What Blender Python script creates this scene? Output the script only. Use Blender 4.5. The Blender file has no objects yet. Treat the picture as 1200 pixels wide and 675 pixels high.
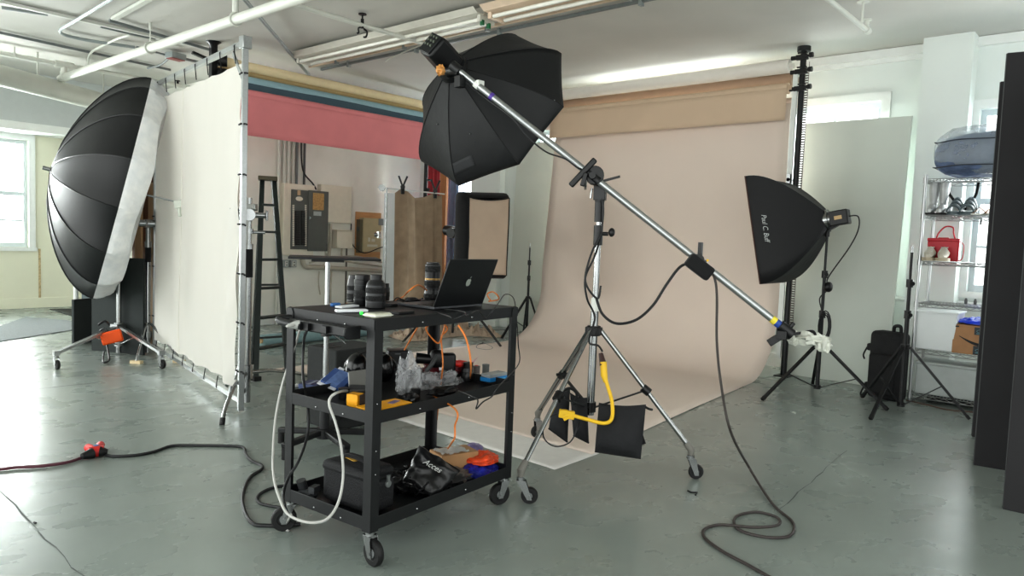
import bpy, math, random
from mathutils import Vector, Matrix, noise
random.seed(11)
scn = bpy.context.scene
COL = scn.collection
V = Vector
PI = math.pi

# ---------------------------------------------------------------- camera
FPX, CX, CY, H = 859.0, 600.0, 337.5, 1.4
_a = V((759, -29, FPX)).normalized(); _b = V((-977, -95, FPX)).normalized()
_u = _b.cross(_a).normalized()
if _u.y > 0: _u = -_u
_m = (_a + _b).normalized(); _s = _u.cross(_m).normalized()
if _s.dot(_a) < 0: _s = -_s
_X = (_m + _s) / math.sqrt(2); _Y = (_m - _s) / math.sqrt(2)
RM = Matrix((_X, _Y, _u))
CAMP = V((0, 0, H))
cam_d = bpy.data.cameras.new('camera'); cam = bpy.data.objects.new('camera', cam_d); COL.objects.link(cam)
cam_d.sensor_width = 36; cam_d.lens = 36 * FPX / 1200.0; cam_d.clip_start = 0.05; cam_d.clip_end = 200
c0, c1, c2 = RM.col[0], RM.col[1], RM.col[2]
M = Matrix((( c0.x, -c1.x, -c2.x, 0), (c0.y, -c1.y, -c2.y, 0), (c0.z, -c1.z, -c2.z, H), (0, 0, 0, 1)))
cam.matrix_world = M
scn.camera = cam

# surveying helpers: where a sight line meets the floor, a wall plane or a given distance
def ray(px, py): return RM @ V(((px - CX) / FPX, (py - CY) / FPX, 1.0))
def fl(px, py, z=0.0):
    d = ray(px, py); return CAMP + d * ((z - H) / d.z)
def onX(px, py, x):
    d = ray(px, py); return CAMP + d * (x / d.x)
def onY(px, py, y):
    d = ray(px, py); return CAMP + d * (y / d.y)
def dep(px, py, z): return CAMP + ray(px, py) * z
def depth(p): return (RM.transposed() @ (V(p) - CAMP)).z
def ht(foot, px, py):
    d = ray(px, py); return H + (foot[0] * d.x + foot[1] * d.y) / (d.x ** 2 + d.y ** 2) * d.z
UP = V((0, 0, 1))
def view_basis(p):
    fw = V((p[0], p[1], 0)).normalized(); return fw.cross(UP).normalized(), fw

# ---------------------------------------------------------------- materials
def lin(c):
    r = []
    for x in c:
        x = x / 255.0
        r.append(x / 12.92 if x <= 0.04045 else ((x + 0.055) / 1.055) ** 2.4)
    return tuple(r)
_mats = {}
def mat(name, col, rough=0.5, metal=0.0, nz=0.0, scale=12.0, bump=0.0, bscale=None, trans=0.0, alpha=1.0, emit=0.0, spec=0.5, sheen=0.0, coat=0.0, stretch=None):
    if name in _mats: return _mats[name]
    m = bpy.data.materials.new(name); m.use_nodes = True; nt = m.node_tree; b = nt.nodes['Principled BSDF']
    c = lin(col)
    b.inputs['Base Color'].default_value = (*c, 1); b.inputs['Roughness'].default_value = rough; b.inputs['Metallic'].default_value = metal
    b.inputs['Specular IOR Level'].default_value = spec
    if trans: b.inputs['Transmission Weight'].default_value = trans
    if alpha < 1: b.inputs['Alpha'].default_value = alpha
    if sheen: b.inputs['Sheen Weight'].default_value = sheen
    if coat: b.inputs['Coat Weight'].default_value = coat
    if emit: b.inputs['Emission Color'].default_value = (*c, 1); b.inputs['Emission Strength'].default_value = emit
    if nz or bump:
        tc = nt.nodes.new('ShaderNodeTexCoord'); mp = nt.nodes.new('ShaderNodeMapping'); nt.links.new(tc.outputs['Object'], mp.inputs[0])
        if stretch: mp.inputs['Scale'].default_value = stretch
        n = nt.nodes.new('ShaderNodeTexNoise'); n.inputs['Scale'].default_value = scale; n.inputs['Detail'].default_value = 5
        nt.links.new(mp.outputs[0], n.inputs['Vector'])
        if nz:
            r = nt.nodes.new('ShaderNodeValToRGB'); r.color_ramp.elements[0].position = .3; r.color_ramp.elements[1].position = .7
            r.color_ramp.elements[0].color = (*[x * (1 - nz) for x in c], 1); r.color_ramp.elements[1].color = (*[min(1, x * (1 + nz)) for x in c], 1)
            nt.links.new(n.outputs['Fac'], r.inputs[0]); nt.links.new(r.outputs[0], b.inputs['Base Color'])
        if bump:
            n2 = nt.nodes.new('ShaderNodeTexNoise'); n2.inputs['Scale'].default_value = bscale or scale; n2.inputs['Detail'].default_value = 4
            nt.links.new(mp.outputs[0], n2.inputs['Vector'])
            bp = nt.nodes.new('ShaderNodeBump'); bp.inputs['Strength'].default_value = bump; bp.inputs['Distance'].default_value = 0.02
            nt.links.new(n2.outputs['Fac'], bp.inputs['Height']); nt.links.new(bp.outputs[0], b.inputs['Normal'])
    _mats[name] = m; return m

def floor_material():
    m = bpy.data.materials.new('painted_concrete'); m.use_nodes = True; nt = m.node_tree; b = nt.nodes['Principled BSDF']
    N = nt.nodes.new; L = nt.links.new
    tc = N('ShaderNodeTexCoord')
    n1 = N('ShaderNodeTexNoise'); n1.inputs['Scale'].default_value = 1.1; n1.inputs['Detail'].default_value = 6
    n2 = N('ShaderNodeTexNoise'); n2.inputs['Scale'].default_value = 55; n2.inputs['Detail'].default_value = 10
    mp = N('ShaderNodeMapping'); mp.inputs['Scale'].default_value = (1, 1.3, 1); mp.inputs['Rotation'].default_value = (0, 0, .5)
    n3 = N('ShaderNodeTexNoise'); n3.inputs['Scale'].default_value = 3; n3.inputs['Detail'].default_value = 8
    for n in (n1, n2): L(tc.outputs['Object'], n.inputs['Vector'])
    L(tc.outputs['Object'], mp.inputs[0]); L(mp.outputs[0], n3.inputs['Vector'])
    r1 = N('ShaderNodeValToRGB'); e = r1.color_ramp.elements
    e[0].position = .3; e[0].color = (*lin((130, 138, 133)), 1); e[1].position = .72; e[1].color = (*lin((142, 151, 146)), 1)
    L(n1.outputs['Fac'], r1.inputs[0])
    # dark chips and specks
    r2 = N('ShaderNodeValToRGB'); e = r2.color_ramp.elements
    e[0].position = .66; e[0].color = (0, 0, 0, 1); e[1].position = .74; e[1].color = (1, 1, 1, 1)
    L(n2.outputs['Fac'], r2.inputs[0])
    mx = N('ShaderNodeMix'); mx.data_type = 'RGBA'; mx.inputs['B'].default_value = (*lin((92, 98, 96)), 1)
    L(r1.outputs[0], mx.inputs['A'])
    ml = N('ShaderNodeMath'); ml.operation = 'MULTIPLY'; ml.inputs[1].default_value = .16; L(r2.outputs[0], ml.inputs[0]); L(ml.outputs[0], mx.inputs['Factor'])
    L(mx.outputs['Result'], b.inputs['Base Color'])
    r3 = N('ShaderNodeMapRange'); r3.inputs['From Min'].default_value = .3; r3.inputs['From Max'].default_value = .7
    r3.inputs['To Min'].default_value = .24; r3.inputs['To Max'].default_value = .33
    L(n3.outputs['Fac'], r3.inputs['Value']); L(r3.outputs[0], b.inputs['Roughness'])
    ad = N('ShaderNodeMath'); ad.operation = 'ADD'; L(n3.outputs['Fac'], ad.inputs[0]); L(n1.outputs['Fac'], ad.inputs[1])
    bp = N('ShaderNodeBump'); bp.inputs['Strength'].default_value = .08; bp.inputs['Distance'].default_value = .02
    L(ad.outputs[0], bp.inputs['Height']); L(bp.outputs[0], b.inputs['Normal'])
    return m

BLK = mat('black_fabric', (12, 13, 15), .85, nz=.25, scale=30, sheen=.1)
BMET = mat('black_powder_coat', (17, 19, 21), .45, nz=.15, scale=40, bump=.05, bscale=300)
BPL = mat('black_plastic', (10, 11, 13), .4, nz=.1)
RUB = mat('black_rubber', (18, 18, 19), .6, nz=.1)
CHR = mat('chrome', (158, 160, 160), .22, 1.0, nz=.05)
ALU = mat('brushed_aluminium', (172, 175, 175), .32, .9, nz=.06, scale=60)
WHP = mat('white_paint', (222, 224, 218), .55, nz=.03, scale=6)
WHM = mat('white_metal', (225, 228, 224), .4, nz=.03)
GREYP = mat('grey_painted_metal', (120, 124, 124), .5, nz=.08)
CABLE = mat('black_cable', (26, 27, 29), .5, nz=.05)
CABLEW = mat('white_cable', (176, 176, 172), .45, nz=.05)
CABLEO = mat('orange_cable', (214, 128, 56), .5, nz=.05)
YEL = mat('yellow_plastic', (232, 190, 40), .45, nz=.05)

# ---------------------------------------------------------------- mesh builder
FR = {}
class MB:
    """collects shapes; coordinates are world ones unless local=True"""
    def __init__(s, T=None, local=False):
        s.v = []; s.f = []; s.mi = []; s.cur = 0
        s.inv = None
        if T is not None and not local:
            s.inv = FR[T.name].inverted() if not isinstance(T, Vector) else Matrix.Translation(-T)
    def add(s, vs, fs):
        n = len(s.v)
        for p in vs: s.v.append((s.inv @ V(p)) if s.inv else V(p))
        for f in fs: s.f.append([i + n for i in f]); s.mi.append(s.cur)
        return s
    def box(s, c, size, R=None):
        c = V(c); x, y, z = [k / 2 for k in size]
        if R is None: R = Matrix.Identity(3)
        elif isinstance(R, (int, float)): R = Matrix.Rotation(R, 3, 'Z')
        vs = [c + R @ V((i * x, j * y, k * z)) for i in (-1, 1) for j in (-1, 1) for k in (-1, 1)]
        return s.add(vs, [(0, 1, 3, 2), (4, 6, 7, 5), (0, 4, 5, 1), (2, 3, 7, 6), (0, 2, 6, 4), (1, 5, 7, 3)])
    def bar(s, p, q, w, h, up=UP):
        p, q = V(p), V(q); d = (q - p).normalized()
        if abs(d.dot(up)) > .98: up = V((1, 0, 0))
        a = d.cross(up).normalized() * (w / 2); b = a.cross(d).normalized() * (h / 2)
        vs = [o + i * a + j * b for o in (p, q) for i, j in ((-1, -1), (1, -1), (1, 1), (-1, 1))]
        return s.add(vs, [(3, 2, 1, 0), (4, 5, 6, 7), (0, 1, 5, 4), (1, 2, 6, 5), (2, 3, 7, 6), (3, 0, 4, 7)])
    def tube(s, pts, r, n=10, caps=True, closed=False):
        pts = [V(p) for p in pts]; m = len(pts)
        rs = r if isinstance(r, (list, tuple)) else [r] * m
        t0 = (pts[1] - pts[0]).normalized(); a = t0.orthogonal().normalized(); vs = []
        for i, p in enumerate(pts):
            if closed: t = (pts[(i + 1) % m] - pts[i - 1])
            else: t = pts[min(i + 1, m - 1)] - pts[max(i - 1, 0)]
            if t.length < 1e-9: t = t0
            t.normalize(); a = (a - t * a.dot(t))
            if a.length < 1e-6: a = t.orthogonal()
            a.normalize(); b = t.cross(a)
            for k in range(n):
                g = 2 * PI * k / n; vs.append(p + (a * math.cos(g) + b * math.sin(g)) * rs[i])
        fs = []
        for i in range(m - 1 + (1 if closed else 0)):
            for k in range(n):
                A = i * n; B = ((i + 1) % m) * n; fs.append((A + k, A + (k + 1) % n, B + (k + 1) % n, B + k))
        if caps and not closed: fs.append(tuple(range(n - 1, -1, -1))); fs.append(tuple((m - 1) * n + k for k in range(n)))
        return s.add(vs, fs)
    def cyl(s, p, q, r, r2=None, n=16): return s.tube([p, q], [r, r if r2 is None else r2], n)
    def lathe(s, prof, Mx=None, n=24, c=(0, 0, 0)):
        if Mx is None: Mx = Matrix.Translation(V(c))
        vs = []
        for r, z in prof:
            for k in range(n):
                g = 2 * PI * k / n; vs.append(Mx @ V((r * math.cos(g), r * math.sin(g), z)))
        fs = []
        for i in range(len(prof) - 1):
            for k in range(n): fs.append((i * n + k, i * n + (k + 1) % n, (i + 1) * n + (k + 1) % n, (i + 1) * n + k))
        fs.append(tuple(range(n - 1, -1, -1))); m = len(prof) - 1; fs.append(tuple(m * n + k for k in range(n)))
        return s.add(vs, fs)
    def prism(s, poly, Mx, t):
        n = len(poly); vs = [Mx @ V((x, y, 0)) for x, y in poly] + [Mx @ V((x, y, t)) for x, y in poly]
        return s.add(vs, [tuple(range(n - 1, -1, -1)), tuple(range(n, 2 * n))] + [(i, (i + 1) % n, n + (i + 1) % n, n + i) for i in range(n)])
    def sheet(s, fn, nu, nv, thick=0.0, closed=False):
        vs = [V(fn(i / nu, j / nv)) for j in range(nv + 1) for i in range(nu + 1)]; w = nu + 1
        fs = [(j * w + i, j * w + i + 1, (j + 1) * w + i + 1, (j + 1) * w + i) for j in range(nv) for i in range(nu)]
        return s.add(vs, fs)
    def blob(s, c, size, R=None, n=16, amp=0.0, fr=3.0, sq=1.0, seed=0, zmin=None, mn=None):
        """rounded lump: superellipsoid with noise; sq<1 squarer"""
        c = V(c); vs = []; rings = n // 2
        if R is None: R = Matrix.Identity(3)
        elif isinstance(R, (int, float)): R = Matrix.Rotation(R, 3, 'Z')
        f = lambda x: math.copysign(abs(x) ** sq, x)
        for i in range(rings + 1):
            ph = -PI / 2 + PI * i / rings
            for k in range(n):
                th = 2 * PI * k / n
                p = V((f(math.cos(ph)) * f(math.cos(th)), f(math.cos(ph)) * f(math.sin(th)), f(math.sin(ph))))
                if amp: p *= 1 + amp * noise.noise(p * fr + V((seed, seed * .7, 0)))
                q = c + R @ V((p.x * size[0] / 2, p.y * size[1] / 2, p.z * size[2] / 2))
                if zmin is not None and q.z < zmin: q.z = zmin
                vs.append(q)
        fs = []
        for i in range(rings):
            for k in range(n): fs.append((i * n + k, i * n + (k + 1) % n, (i + 1) * n + (k + 1) % n, (i + 1) * n + k))
        return s.add(vs, fs)
    def quad(s, a, b, c, d, t=0.01):
        a, b, c, d = V(a), V(b), V(c), V(d); nrm = (b - a).cross(d - a).normalized() * t
        return s.add([a, b, c, d, a + nrm, b + nrm, c + nrm, d + nrm], [(3, 2, 1, 0), (4, 5, 6, 7), (0, 1, 5, 4), (1, 2, 6, 5), (2, 3, 7, 6), (3, 0, 4, 7)])

def obj(name, mb, m, parent=None, label=None, bevel=0, smooth=40, thick=0, kind=None, loc=None, seg=2):
    me = bpy.data.meshes.new(name); me.from_pydata(mb.v, [], mb.f)
    ms = m if isinstance(m, (list, tuple)) else [m]
    for k in ms: me.materials.append(k)
    for p, i in zip(me.polygons, mb.mi): p.material_index = i; p.use_smooth = bool(smooth)
    import bmesh
    bm = bmesh.new(); bm.from_mesh(me)
    if len(me.vertices) < 60000: bmesh.ops.recalc_face_normals(bm, faces=bm.faces)
    bm.to_mesh(me); bm.free()
    if smooth: me.set_sharp_from_angle(angle=math.radians(smooth))
    me.update()
    o = bpy.data.objects.new(name, me); COL.objects.link(o)
    if parent is not None: o.parent = parent
    if loc is not None: o.location = loc
    if label: o['label'] = label
    if kind: o['kind'] = kind
    if thick:
        k = o.modifiers.new('thickness', 'SOLIDIFY'); k.thickness = thick; k.offset = 0
    if bevel:
        k = o.modifiers.new('bevel', 'BEVEL'); k.width = bevel; k.segments = seg; k.limit_method = 'ANGLE'; k.angle_limit = math.radians(50)
    return o
def thing(name, label, cat, loc=(0, 0, 0), rz=0.0, group=None):
    o = bpy.data.objects.new(name, None); COL.objects.link(o); o.empty_display_size = .1
    o.location = V(loc); o.rotation_euler = (0, 0, rz); o['label'] = label; o['category'] = cat
    if group: o['group'] = group
    FR[o.name] = Matrix.Translation(V(loc)) @ Matrix.Rotation(rz, 4, 'Z')
    return o
def solo(name, build, m, label, cat, loc=(0, 0, 0), group=None, kind=None, **kw):
    """a thing that is one mesh; build(mb) adds world-coordinate shapes"""
    loc = V(loc); mb = MB(loc); build(mb)
    o = obj(name, mb, m, loc=loc, **kw); o['label'] = label; o['category'] = cat
    if group: o['group'] = group
    if kind: o['kind'] = kind
    return o
def struct(name, mb, m, **kw): return obj(name, mb, m, kind='structure', **kw)
def spline(pts, k=8):
    P = [V(p) for p in pts]; out = []
    for i in range(len(P) - 1):
        a = P[max(i - 1, 0)]; b = P[i]; c = P[i + 1]; d = P[min(i + 2, len(P) - 1)]
        for j in range(k):
            t = j / k
            out.append(.5 * ((2 * b) + (c - a) * t + (2 * a - 5 * b + 4 * c - d) * t * t + (3 * b - a - 3 * c + d) * t ** 3))
    out.append(P[-1]); return out
def cable(name, pts, r, m, label, group=None, cat='cable', parent=None, k=8, n=8):
    P = spline(pts, k)
    if parent is not None: return obj(name, MB(parent).tube(P, r, n), m, parent)
    return solo(name, lambda b: b.tube(P, r, n), m, label, cat, loc=P[0], group=group)
def frame(p, zdir, xdir=None):
    z = V(zdir).normalized(); x = V(xdir) if xdir is not None else z.orthogonal()
    x = (x - z * x.dot(z)).normalized(); y = z.cross(x)
    return Matrix(((x.x, y.x, z.x, p[0]), (x.y, y.y, z.y, p[1]), (x.z, y.z, z.z, p[2]), (0, 0, 0, 1)))
def text(name, s, Mx, size, m, parent, T, depth_=0.0006, label=None, shear=0.0, sx=1.0):
    cu = bpy.data.curves.new(name, 'FONT'); cu.body = s; cu.size = size; cu.extrude = depth_; cu.align_x = 'CENTER'; cu.align_y = 'CENTER'; cu.shear = shear
    o = bpy.data.objects.new(name, cu); COL.objects.link(o)
    me = bpy.data.meshes.new_from_object(o.evaluated_get(bpy.context.evaluated_depsgraph_get())); bpy.data.objects.remove(o)
    me.name = name; me.materials.clear(); me.materials.append(m)
    me.transform(FR[T.name].inverted() @ Mx @ Matrix.Diagonal((sx, 1, 1, 1)))
    o = bpy.data.objects.new(name, me); COL.objects.link(o); o.parent = parent
    if label: o['label'] = label
    return o
# ================================================================ ROOM
CEIL = 3.57; XW = 8.6; YB = 9.8; YL = 13.5; XS = 5.2
MFLOOR = floor_material()
MCEIL = mat('ceiling_paint', (203, 202, 196), .8, nz=.04, scale=1.5, bump=.15, bscale=3)
MWALL = mat('white_wall_paint', (226, 232, 228), .7, nz=.02, scale=2, bump=.05, bscale=8)
MWALLB = mat('warm_wall_paint', (240, 240, 232), .7, nz=.04, scale=2.5, bump=.08, bscale=6)
MWALLL = mat('cream_wall_paint', (226, 226, 206), .75, nz=.03, scale=2, bump=.05)
MTRIM = mat('trim_paint', (232, 235, 232), .5, nz=.02)
MGLASS = mat('window_glass', (235, 245, 245), .05, trans=1.0, spec=.3, nz=.01)
def glass_mat():
    m = bpy.data.materials.new('clear_window_glass'); m.use_nodes = True; nt = m.node_tree; out = nt.nodes['Material Output']; b = nt.nodes['Principled BSDF']
    b.inputs['Base Color'].default_value = (.9, .95, .95, 1); b.inputs['Roughness'].default_value = .03
    t = nt.nodes.new('ShaderNodeBsdfTransparent'); f = nt.nodes.new('ShaderNodeFresnel'); f.inputs['IOR'].default_value = 1.3; mx = nt.nodes.new('ShaderNodeMixShader')
    nt.links.new(f.outputs[0], mx.inputs[0]); nt.links.new(t.outputs[0], mx.inputs[1]); nt.links.new(b.outputs[0], mx.inputs[2]); nt.links.new(mx.outputs[0], out.inputs['Surface']); return m
MGLASS = glass_mat()
MCRACK = mat('dark_joint', (84, 90, 88), .8, nz=.3, scale=40)

X0, Y0 = -3.0, -3.0
struct('floor', MB().box(((X0 + 9) / 2, (Y0 + 14) / 2, -.1), (9 - X0, 14 - Y0, .2)), MFLOOR, smooth=0)
struct('ceiling', MB().box(((X0 + 9) / 2, (Y0 + 14) / 2, CEIL + .1), (9 - X0, 14 - Y0, .2)), MCEIL, smooth=0)

def wall_boxes(mb, a0, a1, holes, put, z1=CEIL):
    """holes: (a, b, z0, z1) sorted; put(a, b, z0, z1) adds a box"""
    cur = a0
    for a, b, h0, h1 in holes:
        if a > cur: put(cur, a, 0, z1)
        put(a, b, 0, h0); put(a, b, h1, z1); cur = b
    if cur < a1: put(cur, a1, 0, z1)
def on_right(mb, x, t): return lambda a, b, z0, z1: mb.box((x + t / 2, (a + b) / 2, (z0 + z1) / 2), (t, b - a, z1 - z0))
def on_back(mb, y, t): return lambda a, b, z0, z1: mb.box(((a + b) / 2, y + t / 2, (z0 + z1) / 2), (b - a, t, z1 - z0))
RWIN = [(0.35, 1.44, 1.04, 2.86), (2.36, 3.36, 1.04, 3.03), (3.75, 6.1, 1.04, 3.38), (6.6, 7.2, 1.04, 3.03), (8.46, 9.1, .9, 2.95)]
mb = MB(); wall_boxes(mb, Y0, YB, RWIN, on_right(mb, XW, .2)); struct('wall_right', mb, MWALL, smooth=0)
mb = MB(); wall_boxes(mb, XS, XW + .2, [], on_back(mb, YB, .2)); struct('wall_back', mb, MWALLB, smooth=0)
struct('wall_inner', MB().box((XS + .1, (YB + YL) / 2 + .1, CEIL / 2), (.2, YL - YB - .2, CEIL)), MWALLB, smooth=0)
LWIN = [(-.9, .5, .97, 2.65), (1.0, 2.3, .97, 2.65), (2.7, 3.67, .97, 2.65)]
mb = MB(); wall_boxes(mb, X0, XS, LWIN, on_back(mb, YL, .2)); struct('wall_left', mb, MWALLL, smooth=0)
# dropped bulkhead above the left windows, with its trim board
struct('trim_1', MB().box(((X0 + XS) / 2, 13.1, (2.8 + CEIL) / 2), (XS - X0, .8, CEIL - 2.8)), mat('bulkhead_paint', (196, 201, 200), .7, nz=.02), smooth=0)
struct('trim_2', MB().box(((X0 + XS) / 2, 12.72, 2.78), (XS - X0, .05, .12)).box(((X0 + XS) / 2, 13.1, 2.77), (XS - X0, .8, .06)), MTRIM, smooth=0)
struct('baseboard_left', MB().box(((X0 + XS) / 2, YL - .01, .08), (XS - X0, .02, .16)), MWALLL, smooth=0)
struct('baseboard_back', MB().box(((XS + XW) / 2, YB - .01, .07), (XW - XS, .02, .14)), MTRIM, smooth=0)
struct('baseboard_right', MB().box((XW - .01, (Y0 + YB) / 2, .08), (.02, YB - Y0, .16)), MTRIM, smooth=0)
# column and crown moulding on the right wall
struct('trim_3', MB().box((XW - .13, 1.72, CEIL / 2), (.26, .44, CEIL)), MWALL, smooth=0)
struct('trim_4', MB().box((XW - .03, (1.94 + YB) / 2, CEIL - .05), (.06, YB - 1.94, .09)).box((XW - .015, (1.94 + YB) / 2, CEIL - .12), (.03, YB - 1.94, .05)), MTRIM, smooth=0)
struct('trim_5', MB().box((XW - .03, (1.5 + Y0) / 2, CEIL - .05), (.06, 1.5 - Y0, .09)), MTRIM, smooth=0)
struct('trim_6', MB().box((XW - .06, 8.1, CEIL / 2), (.12, .62, CEIL)), MWALL, smooth=0)
# pipe running low along the right wall
struct('trim_7', MB().tube([(XW - .08, 1.4, .92), (XW - .08, 3.4, .92)], .025).tube([(XW - .08, .2, .92), (XW - .08, 1.5, .92)], .02), MTRIM)

def window(n, axis, a, b, z0, z1, rails=1):
    cas = .09
    def bx(mb, p0, p1, q0, q1, off, t):
        if axis == 'x': mb.box((XW + off, (p0 + p1) / 2, (q0 + q1) / 2), (t, p1 - p0, q1 - q0))
        else: mb.box(((p0 + p1) / 2, YL + off, (q0 + q1) / 2), (p1 - p0, t, q1 - q0))
    f = MB()
    for (p0, p1, q0, q1) in ((a - cas, a, z0, z1 + cas), (b, b + cas, z0, z1 + cas), (a, b, z1, z1 + cas), (a - cas - .02, b + cas + .02, z0 - .06, z0)): bx(f, p0, p1, q0, q1, -.015, .035)
    o = struct('window_%d' % n, f, MTRIM, smooth=0)
    s = MB(); zm = (z0 + z1) / 2
    for (p0, p1, q0, q1) in ((a, a + .05, z0, z1), (b - .05, b, z0, z1), (a + .05, b - .05, z1 - .06, z1), (a + .05, b - .05, z0, z0 + .07), (a + .05, b - .05, zm - .03, zm + .03)): bx(s, p0, p1, q0, q1, .08, .045)
    m_ = (a + b) / 2
    bx(s, m_ - .012, m_ + .012, z0 + .07, zm - .03, .08, .03)
    bx(s, m_ - .012, m_ + .012, zm + .03, z1 - .06, .08, .03)
    zq = (z0 + zm) / 2; bx(s, a + .05, m_ - .012, zq - .012, zq + .012, .08, .03); bx(s, m_ + .012, b - .05, zq - .012, zq + .012, .08, .03)
    obj('window_sash', s, mat('sash_paint', (205, 214, 216), .5), o, smooth=0)
    g = MB(); bx(g, a + .05, b - .05, z0 + .07, z1 - .06, .085, .004); obj('window_pane', g, MGLASS, o, smooth=0)
k = 1
for w in LWIN: window(k, 'y', *w); k += 1
for w in RWIN: window(k, 'x', *w); k += 1

# daylight outside the windows
def area(name, loc, rot, sx, sy, power, col=(1, 1, 1)):
    l = bpy.data.lights.new(name, 'AREA'); l.shape = 'RECTANGLE'; l.size = sx; l.size_y = sy; l.energy = power; l.color = col
    o = bpy.data.objects.new(name, l); COL.objects.link(o); o.location = loc; o.rotation_euler = rot; return o
for a, b, z0, z1 in RWIN: area('window_daylight', (XW + .35, (a + b) / 2, (z0 + z1) / 2), (0, PI / 2, 0), z1 - z0 + .3, b - a + .3, (260 if a > 8 else 95) * (b - a), (.93, 1, 1))
for a, b, z0, z1 in LWIN: area('window_daylight', ((a + b) / 2, YL + .35, (z0 + z1) / 2), (-PI / 2, 0, 0), b - a + .3, z1 - z0 + .3, 230 * (b - a), (.95, 1, .99))
w = bpy.data.worlds.new('world'); scn.world = w; w.use_nodes = True
nt = w.node_tree; bg = nt.nodes['Background']
tc = nt.nodes.new('ShaderNodeTexCoord'); dt = nt.nodes.new('ShaderNodeVectorMath'); dt.operation = 'DOT_PRODUCT'; dt.inputs[1].default_value = (-.64, .74, .2)
nt.links.new(tc.outputs['Generated'], dt.inputs[0])
ma = nt.nodes.new('ShaderNodeMapRange'); ma.inputs['From Min'].default_value = -1; ma.inputs['To Min'].default_value = 1.5; ma.inputs['To Max'].default_value = 4.2
nt.links.new(dt.outputs['Value'], ma.inputs['Value']); nt.links.new(ma.outputs[0], bg.inputs['Strength'])
bg.inputs['Color'].default_value = (.97, 1, .98, 1)
scn.view_settings.view_transform = 'Standard'; scn.view_settings.look = 'None'; scn.view_settings.exposure = 0.12; scn.view_settings.gamma = 0.86

# floor joints and cracks
def crack(pts, w_=.006):
    def b(mb):
        for i in range(len(pts) - 1):
            p, q = V(pts[i]), V(pts[i + 1]); n = max(3, int((q - p).length / .12)); d = (q - p) / n; s = V((-d.y, d.x, 0)).normalized()
            P = [p + d * j + s * random.uniform(-.008, .008) for j in range(n + 1)]
            for j in range(n):
                hw = w_ * random.uniform(.3, 1)
                mb.add([P[j] + s * hw / 2 + V((0, 0, .0012)), P[j] - s * hw / 2 + V((0, 0, .0012)), P[j + 1] - s * hw / 2 + V((0, 0, .0012)), P[j + 1] + s * hw / 2 + V((0, 0, .0012))], [(0, 1, 2, 3)])
    return b
for i, pts in enumerate([[fl(0, 575), fl(45, 622), fl(110, 690)], [fl(-30, 464), fl(117, 448)], [fl(992, 528), fl(950, 565), fl(914, 597)], [fl(195, 482), fl(250, 474)]]):
    mb = MB(); crack(pts, (.009, .018, .008, .008)[i])(mb); struct('trim_%d' % (8 + i), mb, MCRACK, smooth=0)

# ---------------------------------------------------------------- ceiling services
def pipe(name, pts, r, m, label, cat='pipe', n=14, group=None, extra=None):
    def b(mb):
        mb.tube(pts, r, n)
        if extra: extra(mb)
    return solo(name, b, m, label, cat, loc=pts[0], group=group)
MPIPE = mat('white_pipe_paint', (214, 216, 208), .5, nz=.04, scale=5)
MDUCT = mat('painted_duct', (196, 198, 190), .55, nz=.05, scale=3)
# thick sprinkler main
T = thing('sprinkler_pipe', 'thick white pipe slanting down across the top left ceiling', 'pipe', (3.41, 5.0, 3.3))
obj('pipe_run', MB(T).tube([(3.41, 3.0, 3.3), (3.41, 11.15, 3.3)], .047, 18), MPIPE, T)
for px, py in ((272, 22), (164, 54)):
    p = fl(px, py, 3.3); y = p.y; g = MB(T)
    ring = [(3.41 + .056 * math.cos(a), y, 3.3 + .056 * math.sin(a)) for a in [i * PI / 8 for i in range(16)]]
    g.tube(ring, .011, 6, closed=True).tube([(3.41, y, 3.36), (3.41, y, CEIL)], .03 if px > 200 else .006).cyl((3.41, y, 3.5), (3.41, y, CEIL), .035 if px > 200 else .015)
    obj('hanger', g, MPIPE, T)
obj('elbow', MB(T).cyl((3.41, 11.0, 3.3), (3.41, 11.0, 3.47), .038).cyl((3.41, 11.0, 3.33), (3.41, 11.0, 3.37), .05).cyl((3.3, 11.0, 3.46), (3.52, 11.0, 3.46), .045).cyl((3.41, 10.95, 3.3), (3.41, 11.06, 3.3), .056), MPIPE, T)
T = thing('branch_pipe', 'thin white pipe with black sprinkler heads crossing above the left wall', 'pipe', (4, 11.0, 3.46))
obj('pipe_run', MB(T).tube([(2.0, 11.0, 3.46), (7.2, 11.0, 3.46)], .028, 12), MPIPE, T)
for x in (2.85, 5.0): obj('hanger', MB(T).cyl((x, 11, 3.46), (x, 11, CEIL), .008).cyl((x, 11, 3.44), (x, 11, 3.49), .034), MPIPE, T)
obj('sprinkler_head', MB(T).cyl((4.9, 11, 3.45), (4.9, 11, 3.52), .015).cyl((4.9, 11, 3.52), (4.9, 11, 3.53), .035), BPL, T)
d0, d1 = fl(-30, 80, 3.15), fl(150, 128, 3.15)
pipe('round_duct', [d0, d1], .13, MDUCT, 'fat round off-white duct running behind the thin pipes at top left', 'duct', n=24, extra=lambda mb: [mb.cyl(d0.lerp(d1, t), V((d0.lerp(d1, t).x, d0.lerp(d1, t).y, CEIL)), .012) for t in (.35, .8)])
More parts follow.
